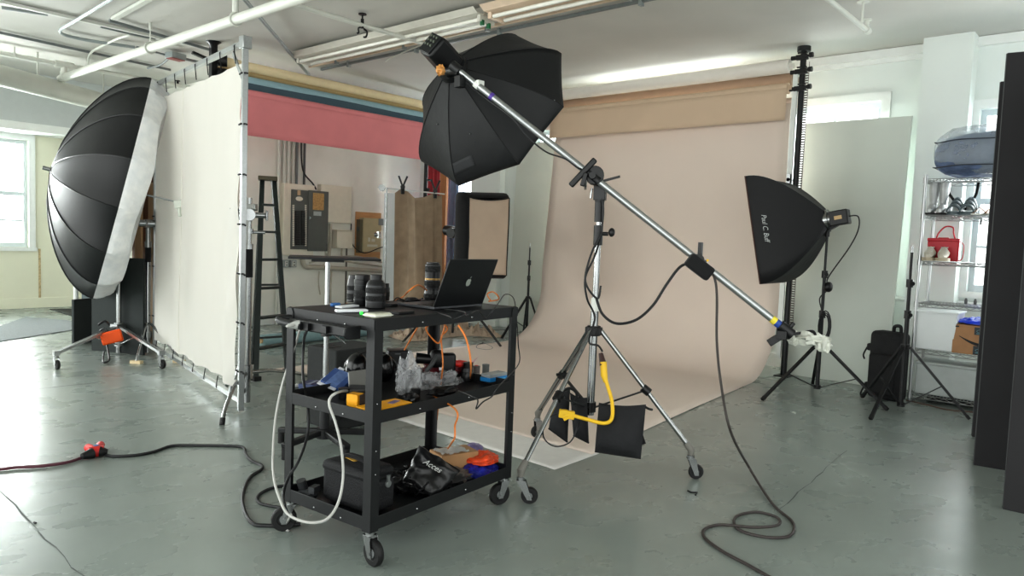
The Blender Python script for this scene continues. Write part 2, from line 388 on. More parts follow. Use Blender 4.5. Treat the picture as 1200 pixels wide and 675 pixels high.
# galvanised conduit that bends
MGALV = mat('galvanised_steel', (158, 166, 166), .45, .3, nz=.08)
MGALD = mat('dull_conduit', (128, 134, 134), .5, .2, nz=.08)
zc = 3.52
pts = [fl(140, -8, zc), fl(104, 14, zc), fl(84, 26, zc), fl(71, 34, zc), fl(72, 39, zc), fl(85, 43, zc), fl(110, 48, zc), fl(158, 55, zc)]
for k, off in enumerate((0, .035)):
    pipe('bent_conduit', spline([p + V((off * .5, off, 0)) for p in pts], 5), .014, MGALV, ('grey metal conduit looping on the ceiling at top left' if k == 0 else 'second grey metal conduit bent alongside the first at top left'), 'conduit')
pipe('white_conduit', spline([fl(103, 76, 3.45), fl(104, 66, zc), fl(112, 58, zc), fl(145, 43, zc), fl(165, 44, zc), fl(215, 55, zc)], 5), .014, MPIPE, 'thin white conduit arching behind the thick pipe', 'conduit')
def track(name, p, q, label, m=None, w_=.03):
    solo(name, lambda mb: mb.bar(p, q, w_, .03), m or MGALV, label, 'conduit', loc=p)
track('ceiling_track', fl(-10, 0, 3.545), fl(236, 55, 3.545), 'long narrow metal track on the ceiling at the far top left', MPIPE, .05)
track('ceiling_track', fl(-10, 36, 3.545), fl(200, 82, 3.545), 'long thin metal track nearest above the branch pipe at top left', MGALD, .015)
track('ceiling_track', fl(2, 9, 3.535), fl(56, 17, 3.535), 'short metal rail with a hook end at the top left corner', MGALD, .02)
track('ceiling_track', fl(118, 31, 3.535), fl(182, 46, 3.535), 'short metal rail with hooked ends before the thick pipe', MGALD, .02)
track('ceiling_track', fl(133, 22, 3.54), fl(176, -2, 3.54), 'white ceiling rail slanting right at the top edge', MPIPE, .05)
track('ceiling_track', fl(128, 24, 3.535), fl(258, 62, 3.535), 'dark thin rail running under the thick pipe', MGALD, .02)
T = thing('junction_box', 'grey ceiling junction box with a red underside and a conduit tail', 'junction box', fl(206, 66, 3.5))
p = fl(206, 66, 3.5)
obj('box_body', MB(T).box(p, (.2, .14, .07), .2), MGALV, T, bevel=.004); obj('box_lid', MB(T).box(p - V((0, 0, .04)), (.18, .12, .008), .2), mat('dull_red', (140, 62, 56), .5), T)
obj('conduit_tail', MB(T).tube(spline([fl(198, 68, 3.5), fl(188, 76, 3.5), fl(173, 80, 3.5)], 5), .014).tube([fl(160, 55, 3.52), fl(200, 66, 3.52)], .012).tube([fl(212, 68, 3.5), fl(255, 78, 3.5)], .018), MGALD, T)
# strut brace and second pipe
pipe('strut_brace', [fl(270, -20, 3.5), fl(362, 88, 3.5)], .02, MGALV, 'thin steel strut slanting down from the thick pipe to the cream roll', 'strut')
T = thing('sprinkler_line', 'thin white pipe with a hanging black sprinkler left of the octagonal softbox', 'pipe', fl(423, 25, 3.42))
obj('pipe_run', MB(T).tube([(3.3, 6.05, 3.44), (6.6, 6.05, 3.44)], .022), MPIPE, T)
p = V((4.5, 6.05, 3.44))
obj('sprinkler_head', MB(T).cyl(p - V((0, 0, .03)), p + V((0, 0, .06)), .016).cyl(p + V((0, 0, .1)), p + V((0, 0, .11)), .04).cyl(p + V((0, 0, .05)), p + V((0, 0, .11)), .008).tube(spline([p + V((-.01, 0, -.02)), p + V((-.045, 0, -.04)), p + V((-.04, 0, -.08)), p + V((-.06, 0, -.09))], 4), .008).tube(spline([p + V((.02, 0, -.03)), p + V((.06, 0, -.05)), p + V((.05, 0, -.1)), p + V((.02, 0, -.11))], 4), .009), BPL, T)
# strip lights
MTUBE = mat('unlit_tube_glass', (238, 238, 230), .25, nz=.01)
MFIX = mat('fixture_enamel', (214, 212, 202), .5, nz=.03)
MFIXW = mat('warm_fixture_enamel', (226, 206, 184), .5, nz=.03)
for (x, ya, yb, m, lab, n_) in ((5.12, 4.93, 8.05, MFIX, 'long white twin-tube strip light above the cream paper roll', 2), (5.12, 1.6, 4.85, MFIXW, 'long strip light nearest the camera above the octagonal softbox', 2)):
    T = thing('strip_light', lab, 'ceiling light', (x, (ya + yb) / 2, CEIL))
    y = (ya + yb) / 2; L = yb - ya
    obj('housing', MB(T).box((x, y, CEIL - .037), (.12, L, .07)).box((x, y, CEIL - .078), (.3, L, .012)).quad((x - .15, ya, CEIL - .08), (x - .15, yb, CEIL - .08), (x - .21, yb, CEIL - .04), (x - .21, ya, CEIL - .04), .004).quad((x + .15, ya, CEIL - .08), (x + .15, yb, CEIL - .08), (x + .21, yb, CEIL - .04), (x + .21, ya, CEIL - .04), .004), m, T)
    for dx in (-.075, .075): obj('lamp_tube', MB(T).cyl((x + dx, ya + .06, CEIL - .12), (x + dx, yb - .06, CEIL - .12), .019, n=10), MTUBE, T)
    for yy in (ya + .03, yb - .03): obj('lamp_holder', MB(T).box((x, yy, CEIL - .11), (.2, .04, .06)), m, T)
    if ya > 4: obj('end_cap', MB(T).box((x - .06, ya + .02, CEIL - .15), (.03, .03, .05)).box((x + .03, ya + .02, CEIL - .16), (.03, .03, .05)), mat('green_plastic', (40, 110, 70), .4), T, label='small green connector caps')
for x, lab in ((5.5, 'slim ceiling rail just right of the long strip light'), (5.68, 'slim dark ceiling rail second to the right of the strip light')):
    T = thing('ceiling_rail', lab, 'rail', (x, 5.5, CEIL)); obj('rail', MB(T).box((x, 5.2, CEIL - .03), (.03, 6.6, .03)), MFIXW if x < 5.6 else MGALD, T)
    for y in (3.6, 5.3, 6.6, 7.9): obj('clip', MB(T).box((x, y, CEIL - .04), (.05, .03, .07)), MGALV, T)
pipe('thin_conduit', spline([fl(452, 72, 3.5), fl(462, 66, 3.52), fl(500, 50, 3.54)], 4), .008, MPIPE, 'thin white cable bending between the ceiling rails', 'cable')
T = thing('end_sprinkler', 'short white pipe with hanger and sprinkler tip on the right ceiling', 'pipe', (6.6, 2.09, 3.35))
obj('pipe_run', MB(T).tube([(4.6, 2.09, 3.36), (7.0, 2.09, 3.36)], .022), MPIPE, T)
obj('hanger', MB(T).cyl((6.85, 2.09, 3.36), (6.85, 2.09, CEIL), .01).cyl((6.85, 2.09, CEIL - .01), (6.85, 2.09, CEIL), .05), MPIPE, T)
obj('sprinkler_head', MB(T).cyl((6.99, 2.09, 3.34), (6.99, 2.09, 3.44), .02).cyl((6.99, 2.09, 3.44), (6.99, 2.09, 3.45), .04).cyl((6.97, 2.09, 3.36), (7.05, 2.09, 3.36), .03), MPIPE, T)
solo('smoke_sensor', lambda b: b.lathe([(.05, 0), (.05, -.012), (.03, -.03)], c=(6.95, 6.35, CEIL)), BPL, 'small dark disc on the ceiling right of the octagonal softbox', 'sensor', loc=(6.95, 6.35, CEIL))
# ================================================================ PAPER BACKDROPS
MBEI = mat('beige_paper', (220, 206, 195), .8, nz=.02, scale=1.2)
MTAN = mat('tan_paper', (206, 184, 160), .8, nz=.03, scale=2)
MWPAP = mat('white_paper', (226, 222, 214), .75, nz=.02)
MGPAP = mat('grey_white_paper', (222, 220, 216), .75, nz=.03)
MCREAM = mat('cream_paper', (246, 228, 190), .8, nz=.03)
MGOLD = mat('golden_paper', (186, 164, 122), .8, nz=.03)
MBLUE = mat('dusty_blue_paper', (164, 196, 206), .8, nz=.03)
MBLUESHADE = mat('shaded_blue_paper', (78, 100, 112), .8, nz=.03)  # darker blue that paints the shade under the blue roll
MPINK = mat('pink_paper', (238, 152, 156), .8, nz=.04, scale=3)
MCORE = mat('cardboard_core', (190, 160, 120), .8, nz=.05)
def sweep(u, s, xw, zt, R, xe, yr, yl):
    """profile distance s from the top of the wall down and out along the floor; u across"""
    h = zt - R
    if s < h: x, z = xw, zt - s
    elif s < h + R * PI / 2:
        a = (s - h) / R; x, z = xw - R + R * math.cos(a), R - R * math.sin(a)
    else: x, z = xw - R - (s - h - R * PI / 2), 0
    return x, z
# seamless sweep of beige paper, right edge then left edge
T = thing('paper_backdrop', 'large beige seamless paper backdrop sweeping from its roll down onto the floor', 'backdrop', (7.5, 4.8, 0))
XWP, ZT, RC, XE = 8.02, 2.98, .75, 3.93
TOT = (ZT - RC) + RC * PI / 2 + (XWP - RC - XE)
def f(u, t):
    s = t * TOT; x, z = sweep(u, s, XWP, ZT, RC, XE, 0, 0); fx = (XWP - x) / (XWP - XE)
    yr = 3.12 - .42 * fx ** 1.2; yl = 6.42 + .16 * min(1, (ZT - z) / 2) + 0.0 * fx
    y = yr + (yl - yr) * u; x += .10 * u * (1 - fx)
    z += .006 + (.004 * noise.noise(V((x * 1.5, y * 1.5, 0))) if z < .02 else 0)
    return (x, y, max(z, .004))
obj('paper_sweep', MB(T).sheet(f, 24, 90), MBEI, T, thick=.002)
obj('paper_roll', MB(T).cyl((8.12, 3.1, 3.0), (8.12, 6.6, 3.0), .06, n=24), MBEI, T)
# under sheet
_q = [fl(650, 551), fl(702, 532), fl(560, 470), fl(462, 491)]
def f(u, t):
    p = (_q[0] * (1 - u) + _q[3] * u) * (1 - t) + (_q[1] * (1 - u) + _q[2] * u) * t
    return (p.x, p.y, .0025 + .004 * max(0, noise.noise(V((p.x * 2, p.y * 2, 4)))))
solo('paper_sheet', lambda b: b.sheet(f, 20, 10), MGPAP, 'thin grey-white paper sheet edge on the floor under the near edge of the beige backdrop', 'paper sheet', loc=(3.5, 2.7, 0), thick=.0015)
T = thing('paper_roll', 'white paper roll, topmost on the rack above the beige backdrop', 'paper roll', (8.03, 4.8, 3.38))
obj('rolled_paper', MB(T).cyl((8.03, 3.16, 3.385), (8.03, 6.7, 3.385), .075, n=24).cyl((8.03, 3.12, 3.385), (8.03, 6.75, 3.385), .03), MWPAP, T)
T = thing('paper_roll', 'brown paper roll added to block the bright gap between the white and tan rolls', 'paper roll', (8.16, 4.8, 3.26))  # added behind the others so window light doesn't show through the gap
obj('rolled_paper', MB(T).cyl((8.16, 3.16, 3.255), (8.16, 6.75, 3.255), .085, n=24).cyl((8.16, 3.1, 3.255), (8.16, 6.8, 3.255), .03), mat('brown_paper', (176, 150, 128), .8, nz=.03), T)
T = thing('paper_roll', 'tan paper roll with a short drop hanging above the beige backdrop', 'paper roll', (7.96, 4.8, 3.1))
obj('rolled_paper', MB(T).cyl((7.98, 3.14, 3.135), (7.98, 6.7, 3.135), .06, n=24).cyl((7.98, 3.1, 3.135), (7.98, 6.75, 3.135), .03), MTAN, T)
obj('hanging_paper', MB(T).sheet(lambda u, v: (7.92 + .012 * math.sin(v * 3), 3.14 + u * 3.25, 3.13 - v * .34), 20, 6), MTAN, T, thick=.002)
# roll rack post at the right end
T = thing('backdrop_post', 'tall black and white backdrop post with clamps and a bead chain beside the beige backdrop', 'post', (8.03, 3.02, 0))
obj('post_tube', MB(T).cyl((8.03, 3.02, 0), (8.03, 3.02, 3.53), .032), BMET, T)
obj('white_strip', MB(T).box((7.99, 3.075, 1.75), (.03, .05, 3.1)), WHM, T)
obj('foot_plate', MB(T).box((8.03, 3.02, .005), (.16, .16, .01)), BMET, T, bevel=.002)
obj('ceiling_plate', MB(T).cyl((8.03, 3.02, 3.52), (8.03, 3.02, CEIL), .07), BMET, T)
g = MB(T)
for i in range(110):
    z = .5 + i * .026; g.box((8.01, 2.965, z), (.012, .03, .014))
g.box((8.01, 2.945, 1.95), (.004, .004, 2.9)).box((8.01, 2.985, 1.95), (.004, .004, 2.9))
obj('bead_chain', g, mat('chain_grey', (96, 92, 88), .5, .4), T)
for z in (3.45, 3.3, 3.12):
    g = MB(T).box((7.99, 3.02, z), (.05, .12, .05)).box((8.0, 3.02, z + .05), (.03, .1, .012)).cyl((7.98, 2.93, z + .01), (7.98, 3.0, z + .01), .012).cyl((7.97, 2.9, z + .01), (7.97, 2.935, z + .01), .028)
    g.cyl((7.98, 3.08, z), (7.98, 3.13, z), .022); obj('roll_clamp', g, BPL, T)
obj('bracket_arm', MB(T).cyl((8.02, 3.07, 2.15), (7.94, 3.07, 2.15), .02).box((7.96, 3.07, 2.16), (.04, .04, .1)), CHR, T)

# rolls over the left bay
yR = 8.5
def proll(name, x0, x1, y, z, r, m, label, drop=0, dm=None):
    T = thing('paper_roll', label, 'paper roll', ((x0 + x1) / 2, y, z))
    obj('rolled_paper', MB(T).cyl((x0, y, z), (x1, y, z), r, n=24), m, T)
    obj('roll_core', MB(T).cyl((x0 - .05, y, z), (x1 + .05, y, z), r * .5), MCORE, T)
    if drop:
        obj('hanging_paper', MB(T).sheet(lambda u, v: (x0 + u * (x1 - x0), y - r * .95 + .01 * math.sin(u * 9) * v, z - v * drop), 40, 8), dm or m, T, thick=.002)
proll('r', 4.3, 7.5, yR + .03, 3.37, .06, MCREAM, 'cream paper roll, topmost of the rolls above the electrical panel')
proll('r', 4.3, 7.5, yR + .05, 3.285, .04, MGOLD, 'golden brown paper roll just under the cream roll')
proll('r', 4.3, 7.5, yR, 3.185, .068, MBLUE, 'dusty blue paper roll between the golden and pink rolls', .11, MBLUESHADE)  # short drop in darker blue stands for the roll's shaded underside
proll('r', 4.3, 7.5, yR - .04, 3.03, .06, MPINK, 'pink paper roll with a long pink drop above the electrical panel', .50)
solo('wall_hung_pole', lambda b: b.cyl((7.62, 8.55, 0.02), (7.62, 8.55, 3.55), .03).box((7.62, 8.52, 2.1), (.07, .06, .05)).cyl((7.62, 8.5, 2.25), (7.7, 8.5, 2.25), .015).box((7.62, 8.52, 1.75), (.06, .08, .12)), BMET, 'black backdrop pole at the right end of the pink roll', 'pole', loc=(7.62, 8.55, 0))
# black bracket on the ceiling holding their left ends
T = thing('roll_bracket', 'black ceiling bracket with knobs behind the top of the white scrim', 'bracket', (4.16, 8.5, CEIL))
bx, by = 4.2, 8.5
obj('ceiling_plate', MB(T).lathe([(.03, -.1), (.05, -.03), (.09, 0)], c=(bx, by, CEIL)), BPL, T)
obj('bracket_body', MB(T).box((bx, by, 3.3), (.07, .07, .5)).box((bx, by, 3.0), (.06, .06, .4)), BPL, T)
for z in (3.36, 3.2, 3.03):
    obj('knob', MB(T).cyl((bx + .03, by - .05, z), (bx + .12, by - .1, z), .07, n=14), BPL, T)
obj('lever', MB(T).bar((bx, by, 3.34), (bx - .24, by + .02, 3.40), .05, .03), BPL, T)

# ================================================================ BOARDS AND FLATS
MFOAM = mat('grey_white_board', (206, 212, 204), .7, nz=.03, scale=1.5)
MFLAT = mat('black_flat_paint', (36, 35, 37), .75, nz=.12, scale=3, bump=.05, bscale=80)
MFLATE = mat('flat_edge', (90, 92, 92), .7, nz=.1)
def board(name, a, b, h, lean, m, label, cat='board', t=.03, group=None):
    """upright board from floor point a to b, height h, top moved by lean"""
    a, b = V((a[0], a[1], 0)), V((b[0], b[1], 0)); ln = V(lean)
    return solo(name, lambda mb: mb.quad(a, b, b + ln + V((0, 0, h)), a + ln + V((0, 0, h)), t), m, label, cat, loc=(a + b) / 2, bevel=.002, smooth=0, group=group)
board('foam_board', (8.2, 2.02), (8.2, 3.09), 2.80, (.12, -.03, 0), MFOAM, 'tall pale grey-white board leaning on the right wall under a window')
board('foam_board', onX(649, 300, 8.44), onX(597, 300, 8.44), 2.85, (.1, 0, 0), MFOAM, 'tall pale board standing left of the beige backdrop', t=.02)
# black V flats at the right
def flat(a, b, h, label, t=.05):
    a, b = V((a[0], a[1], 0)), V((b[0], b[1], 0)); d = (b - a).normalized(); n_ = V((-d.y, d.x, 0)) * t
    T = thing('black_flat', label, 'flat', (a + b) / 2)
    obj('panel', MB(T).quad(a, b, b + V((0, 0, h)), a + V((0, 0, h)), t), MFLAT, T, smooth=0, bevel=.003)
    e = a - d * .002
    obj('edge_strip', MB(T).bar(e - n_ * .5 + V((0, 0, .002)), e - n_ * .5 + V((0, 0, h)), .006, .006), MFLATE, T)
flat(fl(1139, 510), fl(1139, 510) + V((.15, -1.1, 0)), 2.72, 'tall black flat furthest back of the three at the right edge')
flat(fl(1141, 543), fl(1178, 550) + V((.1, -.5, 0)), 2.72, 'middle tall black flat at the right edge, with a low step beside it')
flat(fl(1176, 594), fl(1176, 594) + V((.05, -1.1, 0)), 2.5, 'nearest tall black flat standing at the right edge')
# dark boards and wood leaning behind the umbrella
MDKB = mat('dark_green_board', (40, 47, 46), .7, nz=.1, scale=5)
MDKG = mat('charcoal_board', (54, 60, 60), .75, nz=.08, scale=5)
MWOOD = mat('tan_plywood', (196, 164, 128), .65, nz=.12, scale=4, stretch=(6, 6, .6))
MWOODD = mat('brown_wood', (124, 86, 62), .6, nz=.18, scale=4, stretch=(6, 6, .6))
def bpx(p0, p1, top, m, label, lean=(0, 0, 0), t=.03, cat='board', name='leaning_board'):
    a, b = fl(*p0), fl(*p1); h = ht(a, *top); return board(name, a, b, h, lean, m, label, cat, t)
bpx((84, 404), (116, 399), (84, 351), MDKG, 'charcoal grey board, lowest and leftmost of those behind the umbrella stand')
bpx((110, 410), (170, 416), (113, 300), MDKB, 'dark green-black board standing behind the umbrella stand column')
bpx((98, 395), (168, 402), (98, 300), mat('slate_board', (84, 96, 98), .7, nz=.05), 'slate grey board at the back behind the umbrella')
bpx((157, 401), (184, 405), (165, 110), MWOODD, 'tall brown wooden panel between the umbrella and the scrim', cat='wooden panel', name='plywood_sheet')
bpx((160, 408), (167, 409), (171, 235), MWOOD, 'narrow tan plywood strip standing left of the scrim stand', cat='wooden plank', name='wooden_plank')
bpx((176, 408), (182, 410), (186, 215), MWOOD, 'narrow tan plywood strip standing right of the scrim stand', cat='wooden plank', name='wooden_plank')
solo('white_pole', lambda b: b.cyl(fl(89, 399), fl(89, 399) + V((0, 0, 1.6)), .025), WHM, 'white upright pole behind the charcoal board at left', 'pole', loc=fl(89, 399))
# mats on the left floor
MMAT = mat('grey_mat', (112, 118, 118), .9, nz=.15, scale=60, bump=.3, bscale=90)
def mat_quad(name, pts, label, m=MMAT, t=.008):
    P = [V((p.x, p.y, .001)) for p in pts]
    c = sum(P, V()) / 4
    solo(name, lambda b: b.quad(*P, t), m, label, 'floor mat', loc=(c.x, c.y, 0), smooth=0)
mat_quad('floor_mat', [fl(-90, 415), fl(93, 386), fl(92, 377), fl(30, 372)], 'grey ribbed floor mat lying at the left edge')
mat_quad('floor_mat', [fl(58, 362.5), fl(100, 376), fl(120, 370), fl(95, 362)], 'small dark floor mat at the base of the cream wall', mat('dark_mat', (64, 68, 66), .9, nz=.1))
# wall marks on the left wall
struct('trim_20', MB().box((3.82 + .0, YL - .004, .5), (.03, .01, .9)), mat('rust_mark', (196, 178, 140), .8, nz=.3, scale=30), smooth=0)
# ================================================================ ELECTRICAL WALL (y = YB)
def wq(px, py): return onY(px, py, YB)
MPANEL = mat('cream_enamel', (232, 226, 210), .5, nz=.03)
MDGREY = mat('dark_grey_enamel', (96, 100, 96), .5, nz=.05)
def wbox(mb, p0, p1, t, off=0):
    a, b = wq(*p0), wq(*p1)
    return mb.box(((a.x + b.x) / 2, YB - off - t / 2, (a.z + b.z) / 2), (abs(b.x - a.x), t, abs(a.z - b.z)))
T = thing('breaker_panel', 'open electrical breaker panel with cream surround and dark grey door on the back wall', 'electrical panel', wq(345, 300))
obj('surround', wbox(MB(T), (328, 214.5), (362, 299), .12), MPANEL, T, bevel=.004)
obj('breaker_deck', wbox(MB(T), (336, 222), (354.5, 292), .02, .12), MDGREY, T, bevel=.002)
g = MB(T)
for i in range(20):
    for x0, x1 in ((339.3, 344.3), (346.3, 350.5)): wbox(g, (x0, 247 + i * 2.0), (x1, 248.6 + i * 2.0), .03, .14)
obj('breakers', g, BPL, T)
g = MB(T)
for i in range(22):
    for x0, x1 in ((336.6, 338.8), (351, 353)): wbox(g, (x0, 240 + i * 2.2), (x1, 241.8 + i * 2.2), .004, .14)
obj('circuit_labels', g, mat('label_paper', (224, 222, 208), .7), T, label='white circuit number labels')
c = wq(344.5, 233); obj('maker_badge', MB(T).lathe([(.06, 0), (.06, .006)], frame((c.x, YB - .14, c.z), (0, -1, 0), (1, 0, 0)) @ Matrix.Diagonal((1, .55, 1, 1))), MPANEL, T)
obj('warning_sticker', wbox(MB(T), (342.5, 223), (346, 229), .003, .14), mat('tan_sticker', (200, 176, 140), .7), T)
# open door, hinged at the deck's right edge and swung nearly flat to the right
a = wq(355, 223); b = wq(377, 294)
D = obj('door', MB(T).box(((a.x + b.x) / 2, YB - .15, (a.z + b.z) / 2), (b.x - a.x, .012, a.z - b.z)), MDGREY, T, bevel=.003, label='dark grey door standing open')
obj('schedule_card', wbox(MB(T), (360, 226), (372.5, 246.5), .002, .157), mat('card_orange', (190, 156, 104), .8, nz=.25, scale=60), D, label='tan circuit schedule card')
obj('notice_sticker', wbox(MB(T), (360.5, 247.5), (369.5, 253), .002, .157), mat('pale_sticker', (176, 184, 184), .6, nz=.1, scale=60), D)
obj('latch', wbox(MB(T), (355.3, 254), (357, 256), .015, .157).box((b.x - .02, YB - .16, b.z + .1), (.01, .01, .03)), CHR, D)
solo('utility_box', lambda m: wbox(m, (372, 216), (407, 262), .1), MPANEL, 'large plain cream metal box mounted right of the breaker panel', 'electrical box', loc=wq(390, 262), bevel=.005)
solo('utility_box', lambda m: (wbox(m, (389, 270.5), (407, 291), .14), wbox(m, (388, 269), (407.5, 271), .16)), MPANEL, 'small white box hung under the large plain cream box', 'electrical box', loc=wq(398, 291), bevel=.004)
T = thing('meter_board', 'tan metal meter box mounted on a small plywood board', 'electrical box', wq(430, 303))
obj('backing_board', wbox(MB(T), (416.5, 248), (444.5, 304), .02), mat('orange_plywood', (206, 160, 112), .65, nz=.12, scale=5, stretch=(1, 1, 5)), T)
obj('meter_box', wbox(MB(T), (420, 255), (440, 295), .12, .02), mat('olive_tan_enamel', (204, 192, 156), .5, nz=.05), T, bevel=.004)
obj('box_side', wbox(MB(T), (417, 257), (421, 296), .1, .02), mat('olive_dark', (112, 104, 84), .5, nz=.05), T)
obj('switch_handle', wbox(MB(T), (437.5, 256), (443, 264), .05, .1), MGALV, T, bevel=.005)
obj('label_stickers', wbox(wbox(wbox(MB(T), (425, 278), (427.5, 283), .002, .142), (429, 279.5), (433, 283), .002, .142), (424, 286), (436, 289), .002, .142), mat('label_paper', (224, 222, 208), .7), T)
obj('hinge', wbox(wbox(MB(T), (416, 266), (419, 271), .04, .05), (416, 284), (418.5, 288), .04, .05), MDGREY, T)
for i, (x0, x1, m, lab) in enumerate(((322.5, 325.5, MPIPE, 'leftmost vertical white conduit above the breaker panel'), (328.5, 332, MPIPE, 'second vertical conduit above the breaker panel'), (333, 337, MPIPE, 'third vertical conduit above the breaker panel'), (339, 342, MPIPE, 'fourth vertical conduit above the breaker panel'), (343.5, 346.3, MGALD, 'grey fifth vertical conduit above the breaker panel'), (352.5, 355, mat('dark_conduit', (92, 96, 96), .5), 'dark rightmost conduit above the breaker panel'))):
    xa, xb = wq(x0, 210).x, wq(x1, 210).x; xm = (xa + xb) / 2; z0 = 2.09 if i else .0
    o = solo('vertical_conduit', lambda mb: mb.cyl((xm, YB - .06, z0), (xm, YB - .06, CEIL), (xb - xa) / 2, n=12), m, lab, 'conduit', loc=(xm, YB - .06, z0))
cable('black_cable', [wq(349, 150) + V((0, -.1, 0)), wq(349, 185) + V((0, -.1, 0)), wq(352, 203) + V((0, -.1, 0)), wq(362, 215) + V((0, -.1, 0)), wq(366, 222) + V((0, -.1, 0))], .012, CABLE, 'black cable drooping from the conduits to the breaker panel')
for x0, x1, lab in ((330, 336, 'left'), (338.5, 345, 'right')):
    T = thing('outlet_box', '%s grey metal outlet box under the breaker panel' % lab, 'outlet', wq((x0 + x1) / 2, 313))
    obj('box_body', wbox(MB(T), (x0, 304.5), (x1, 313), .06), MGALV, T, bevel=.004)
    obj('outlet_face', wbox(MB(T), (x0 + 1.6, 305.5), (x1 - 1.6, 312), .01, .06), WHP, T)
    obj('sockets', wbox(wbox(MB(T), (x0 + 2.5, 306.3), (x1 - 2.5, 308), .004, .07), (x0 + 2.5, 309.5), (x1 - 2.5, 311.3), .004, .07), MDGREY, T)
# pipework under the boxes
MWP2 = mat('aged_white_pipe', (196, 190, 176), .6, nz=.1, scale=8)
def wp(px, py, o=.06): p = wq(px, py); return V((p.x, YB - o, p.z))
for i, (P, r, lab) in enumerate([
    ([wp(352, 300), wp(353, 309), wp(358, 313), wp(372, 313), wp(452, 318)], .035, 'thick white elbow pipe running right beneath the breaker panel'),
    ([wp(385, 262), wp(384, 290), wp(382, 305), wp(376, 312)], .022, 'white pipe descending from the large cream box'),
    ([wp(379, 262), wp(378.5, 285), wp(379, 312)], .008, 'thin white cable descending beside the cream box pipe'),
    ([wp(398, 291), wp(398, 300), wp(404, 306), wp(446, 312)], .014, 'white conduit leaving the small white box'),
    ([wp(372, 318, .05), wp(371, 330, .05), wp(373, 345, .05)], .01, 'short brown-stained pipe hanging down the back wall'),
    ([wp(386, 318, .05), wp(385, 350, .05), wp(387, 372, .05)], .016, 'peeling white pipe down the back wall'),
    ([wp(360, 308), wp(380, 303), wp(412, 300), wp(440, 306), wp(460, 311)], .012, 'upper wavy white pipe along the back wall'),
    ([wp(446, 309), wp(470, 312)], .02, 'straight white pipe ending behind the brown cloth')]):
    cable('wall_pipe', P, r, MWP2, lab, cat='pipe', k=6)
cable('wall_wires', [wp(408, 262, .08), wp(409, 285, .08), wp(420, 296, .14), wp(436, 290, .2), wp(447, 287, .2)], .008, CABLE, 'black wire looping under the meter board')
struct('trim_21', MB().box((wq(404.5, 360).x, YB - .004, .62), (.03, .008, 1.2)), mat('wall_seam', (120, 116, 106), .8, nz=.2), smooth=0)

# ================================================================ ALCOVE RIGHT OF THE PANEL
MBR = mat('brown_cloth', (164, 144, 122), .9, nz=.12, scale=9, bump=.15, bscale=60, sheen=.2)
MCLD = mat('taupe_cloth', (200, 182, 164), .85, nz=.04, scale=5, sheen=.1)
MFOAMB = mat('bluish_foam', (236, 243, 246), .7, nz=.02)
a, b = fl(447, 377), fl(466, 378); zt = ht(a, 447, 226)
solo('foam_board', lambda m: m.quad(a, b, b + V((0, 0, zt)), a + V((0, 0, zt)), .03), MFOAMB, 'bluish white foam board behind the brown hanging cloth', 'board', loc=(a + b) / 2, smooth=0)
# c-stand holding the cloth
S0 = fl(449, 390); D0 = depth(S0)
def sd(px, py, dd=0): return dep(px, py, D0 + dd)
T = thing('cloth_stand', 'thin chrome stand with a horizontal arm holding the brown cloth', 'light stand', S0)
top = sd(447.5, 220)
obj('pole', MB(T).tube([S0 + V((0, 0, .05)), V((S0.x, S0.y, 1.0)), V((S0.x, S0.y, top.z))], [.016, .016, .011]), CHR, T)
for aa in (.3, 2.4, 4.5): obj('leg', MB(T).tube([V((S0.x, S0.y, .45)), V((S0.x + .12 * math.cos(aa), S0.y + .12 * math.sin(aa), .4)), V((S0.x + .4 * math.cos(aa), S0.y + .4 * math.sin(aa), .012))], .011), CHR, T)
obj('grip_head', MB(T).cyl(top - V((.03, .03, 0)), top + V((.03, .03, 0)), .045).cyl(top + V((0, 0, -.05)), top + V((0, 0, .03)), .022), CHR, T)
obj('knuckle', MB(T).box(sd(444, 275), (.05, .05, .09)).cyl(sd(444, 275), sd(439, 275), .03), CHR, T)
arm1 = sd(521, 227.5, -.15)
obj('arm', MB(T).cyl(sd(443, 219.5), arm1, .010), WHM, T)
# cloth with two valley folds hanging from two clamps
CLW = [(463, 226, 461, 372), (470, 221, 468, 374), (478, 224.5, 478, 374), (486, 232, 486, 375), (497, 231, 496, 375), (509, 226, 507, 376), (513, 229, 511, 376), (518, 229, 518, 376)]
def cloth(u, v):
    n = len(CLW) - 1; t = min(u * n, n - 1e-6); i = int(t); f_ = t - i; f_ = f_ * f_ * (3 - 2 * f_)
    A, B = CLW[i], CLW[i + 1]; x0 = A[0] + (B[0] - A[0]) * f_; y0 = A[1] + (B[1] - A[1]) * f_; x1 = A[2] + (B[2] - A[2]) * f_; y1 = A[3] + (B[3] - A[3]) * f_
    vv = v; px = x0 + (x1 - x0) * vv; py = y0 + (y1 - y0) * vv
    d = .05 * math.sin(u * 9 + v * .8) * (.4 + .6 * v) + .05 * noise.noise(V((u * 3, v * 2, 0))) - .06 * math.exp(-((u - .42 - .12 * v) ** 2) / .004) * (1 - v) - .1
    return sd(px, py, d)
T = thing('brown_cloth', 'brown muslin cloth hanging by two black clamps from the chrome arm', 'cloth', sd(490, 375, -.1))
obj('cloth_sheet', MB(T).sheet(cloth, 60, 40), MBR, T, thick=.004)
for px, py, lab in ((472, 219, 'left black spring clamp gripping the top of the brown cloth'), (510, 224, 'right black spring clamp gripping the top of the brown cloth')):
    c = sd(px, py, -.12); T = thing('spring_clamp', lab, 'clamp', c); r_, f_ = view_basis(c)
    for s in (-1, 1): obj('handle', MB(T).bar(c - V((0, 0, .0)), c + r_ * s * .06 + V((0, 0, .15)), .036, .024), BPL, T); obj('jaw', MB(T).bar(c + r_ * s * .012, c + r_ * s * .006 - V((0, 0, .10)), .026, .024), BPL, T)
    obj('pivot', MB(T).cyl(c - f_ * .02, c + f_ * .02, .032), BPL, T)
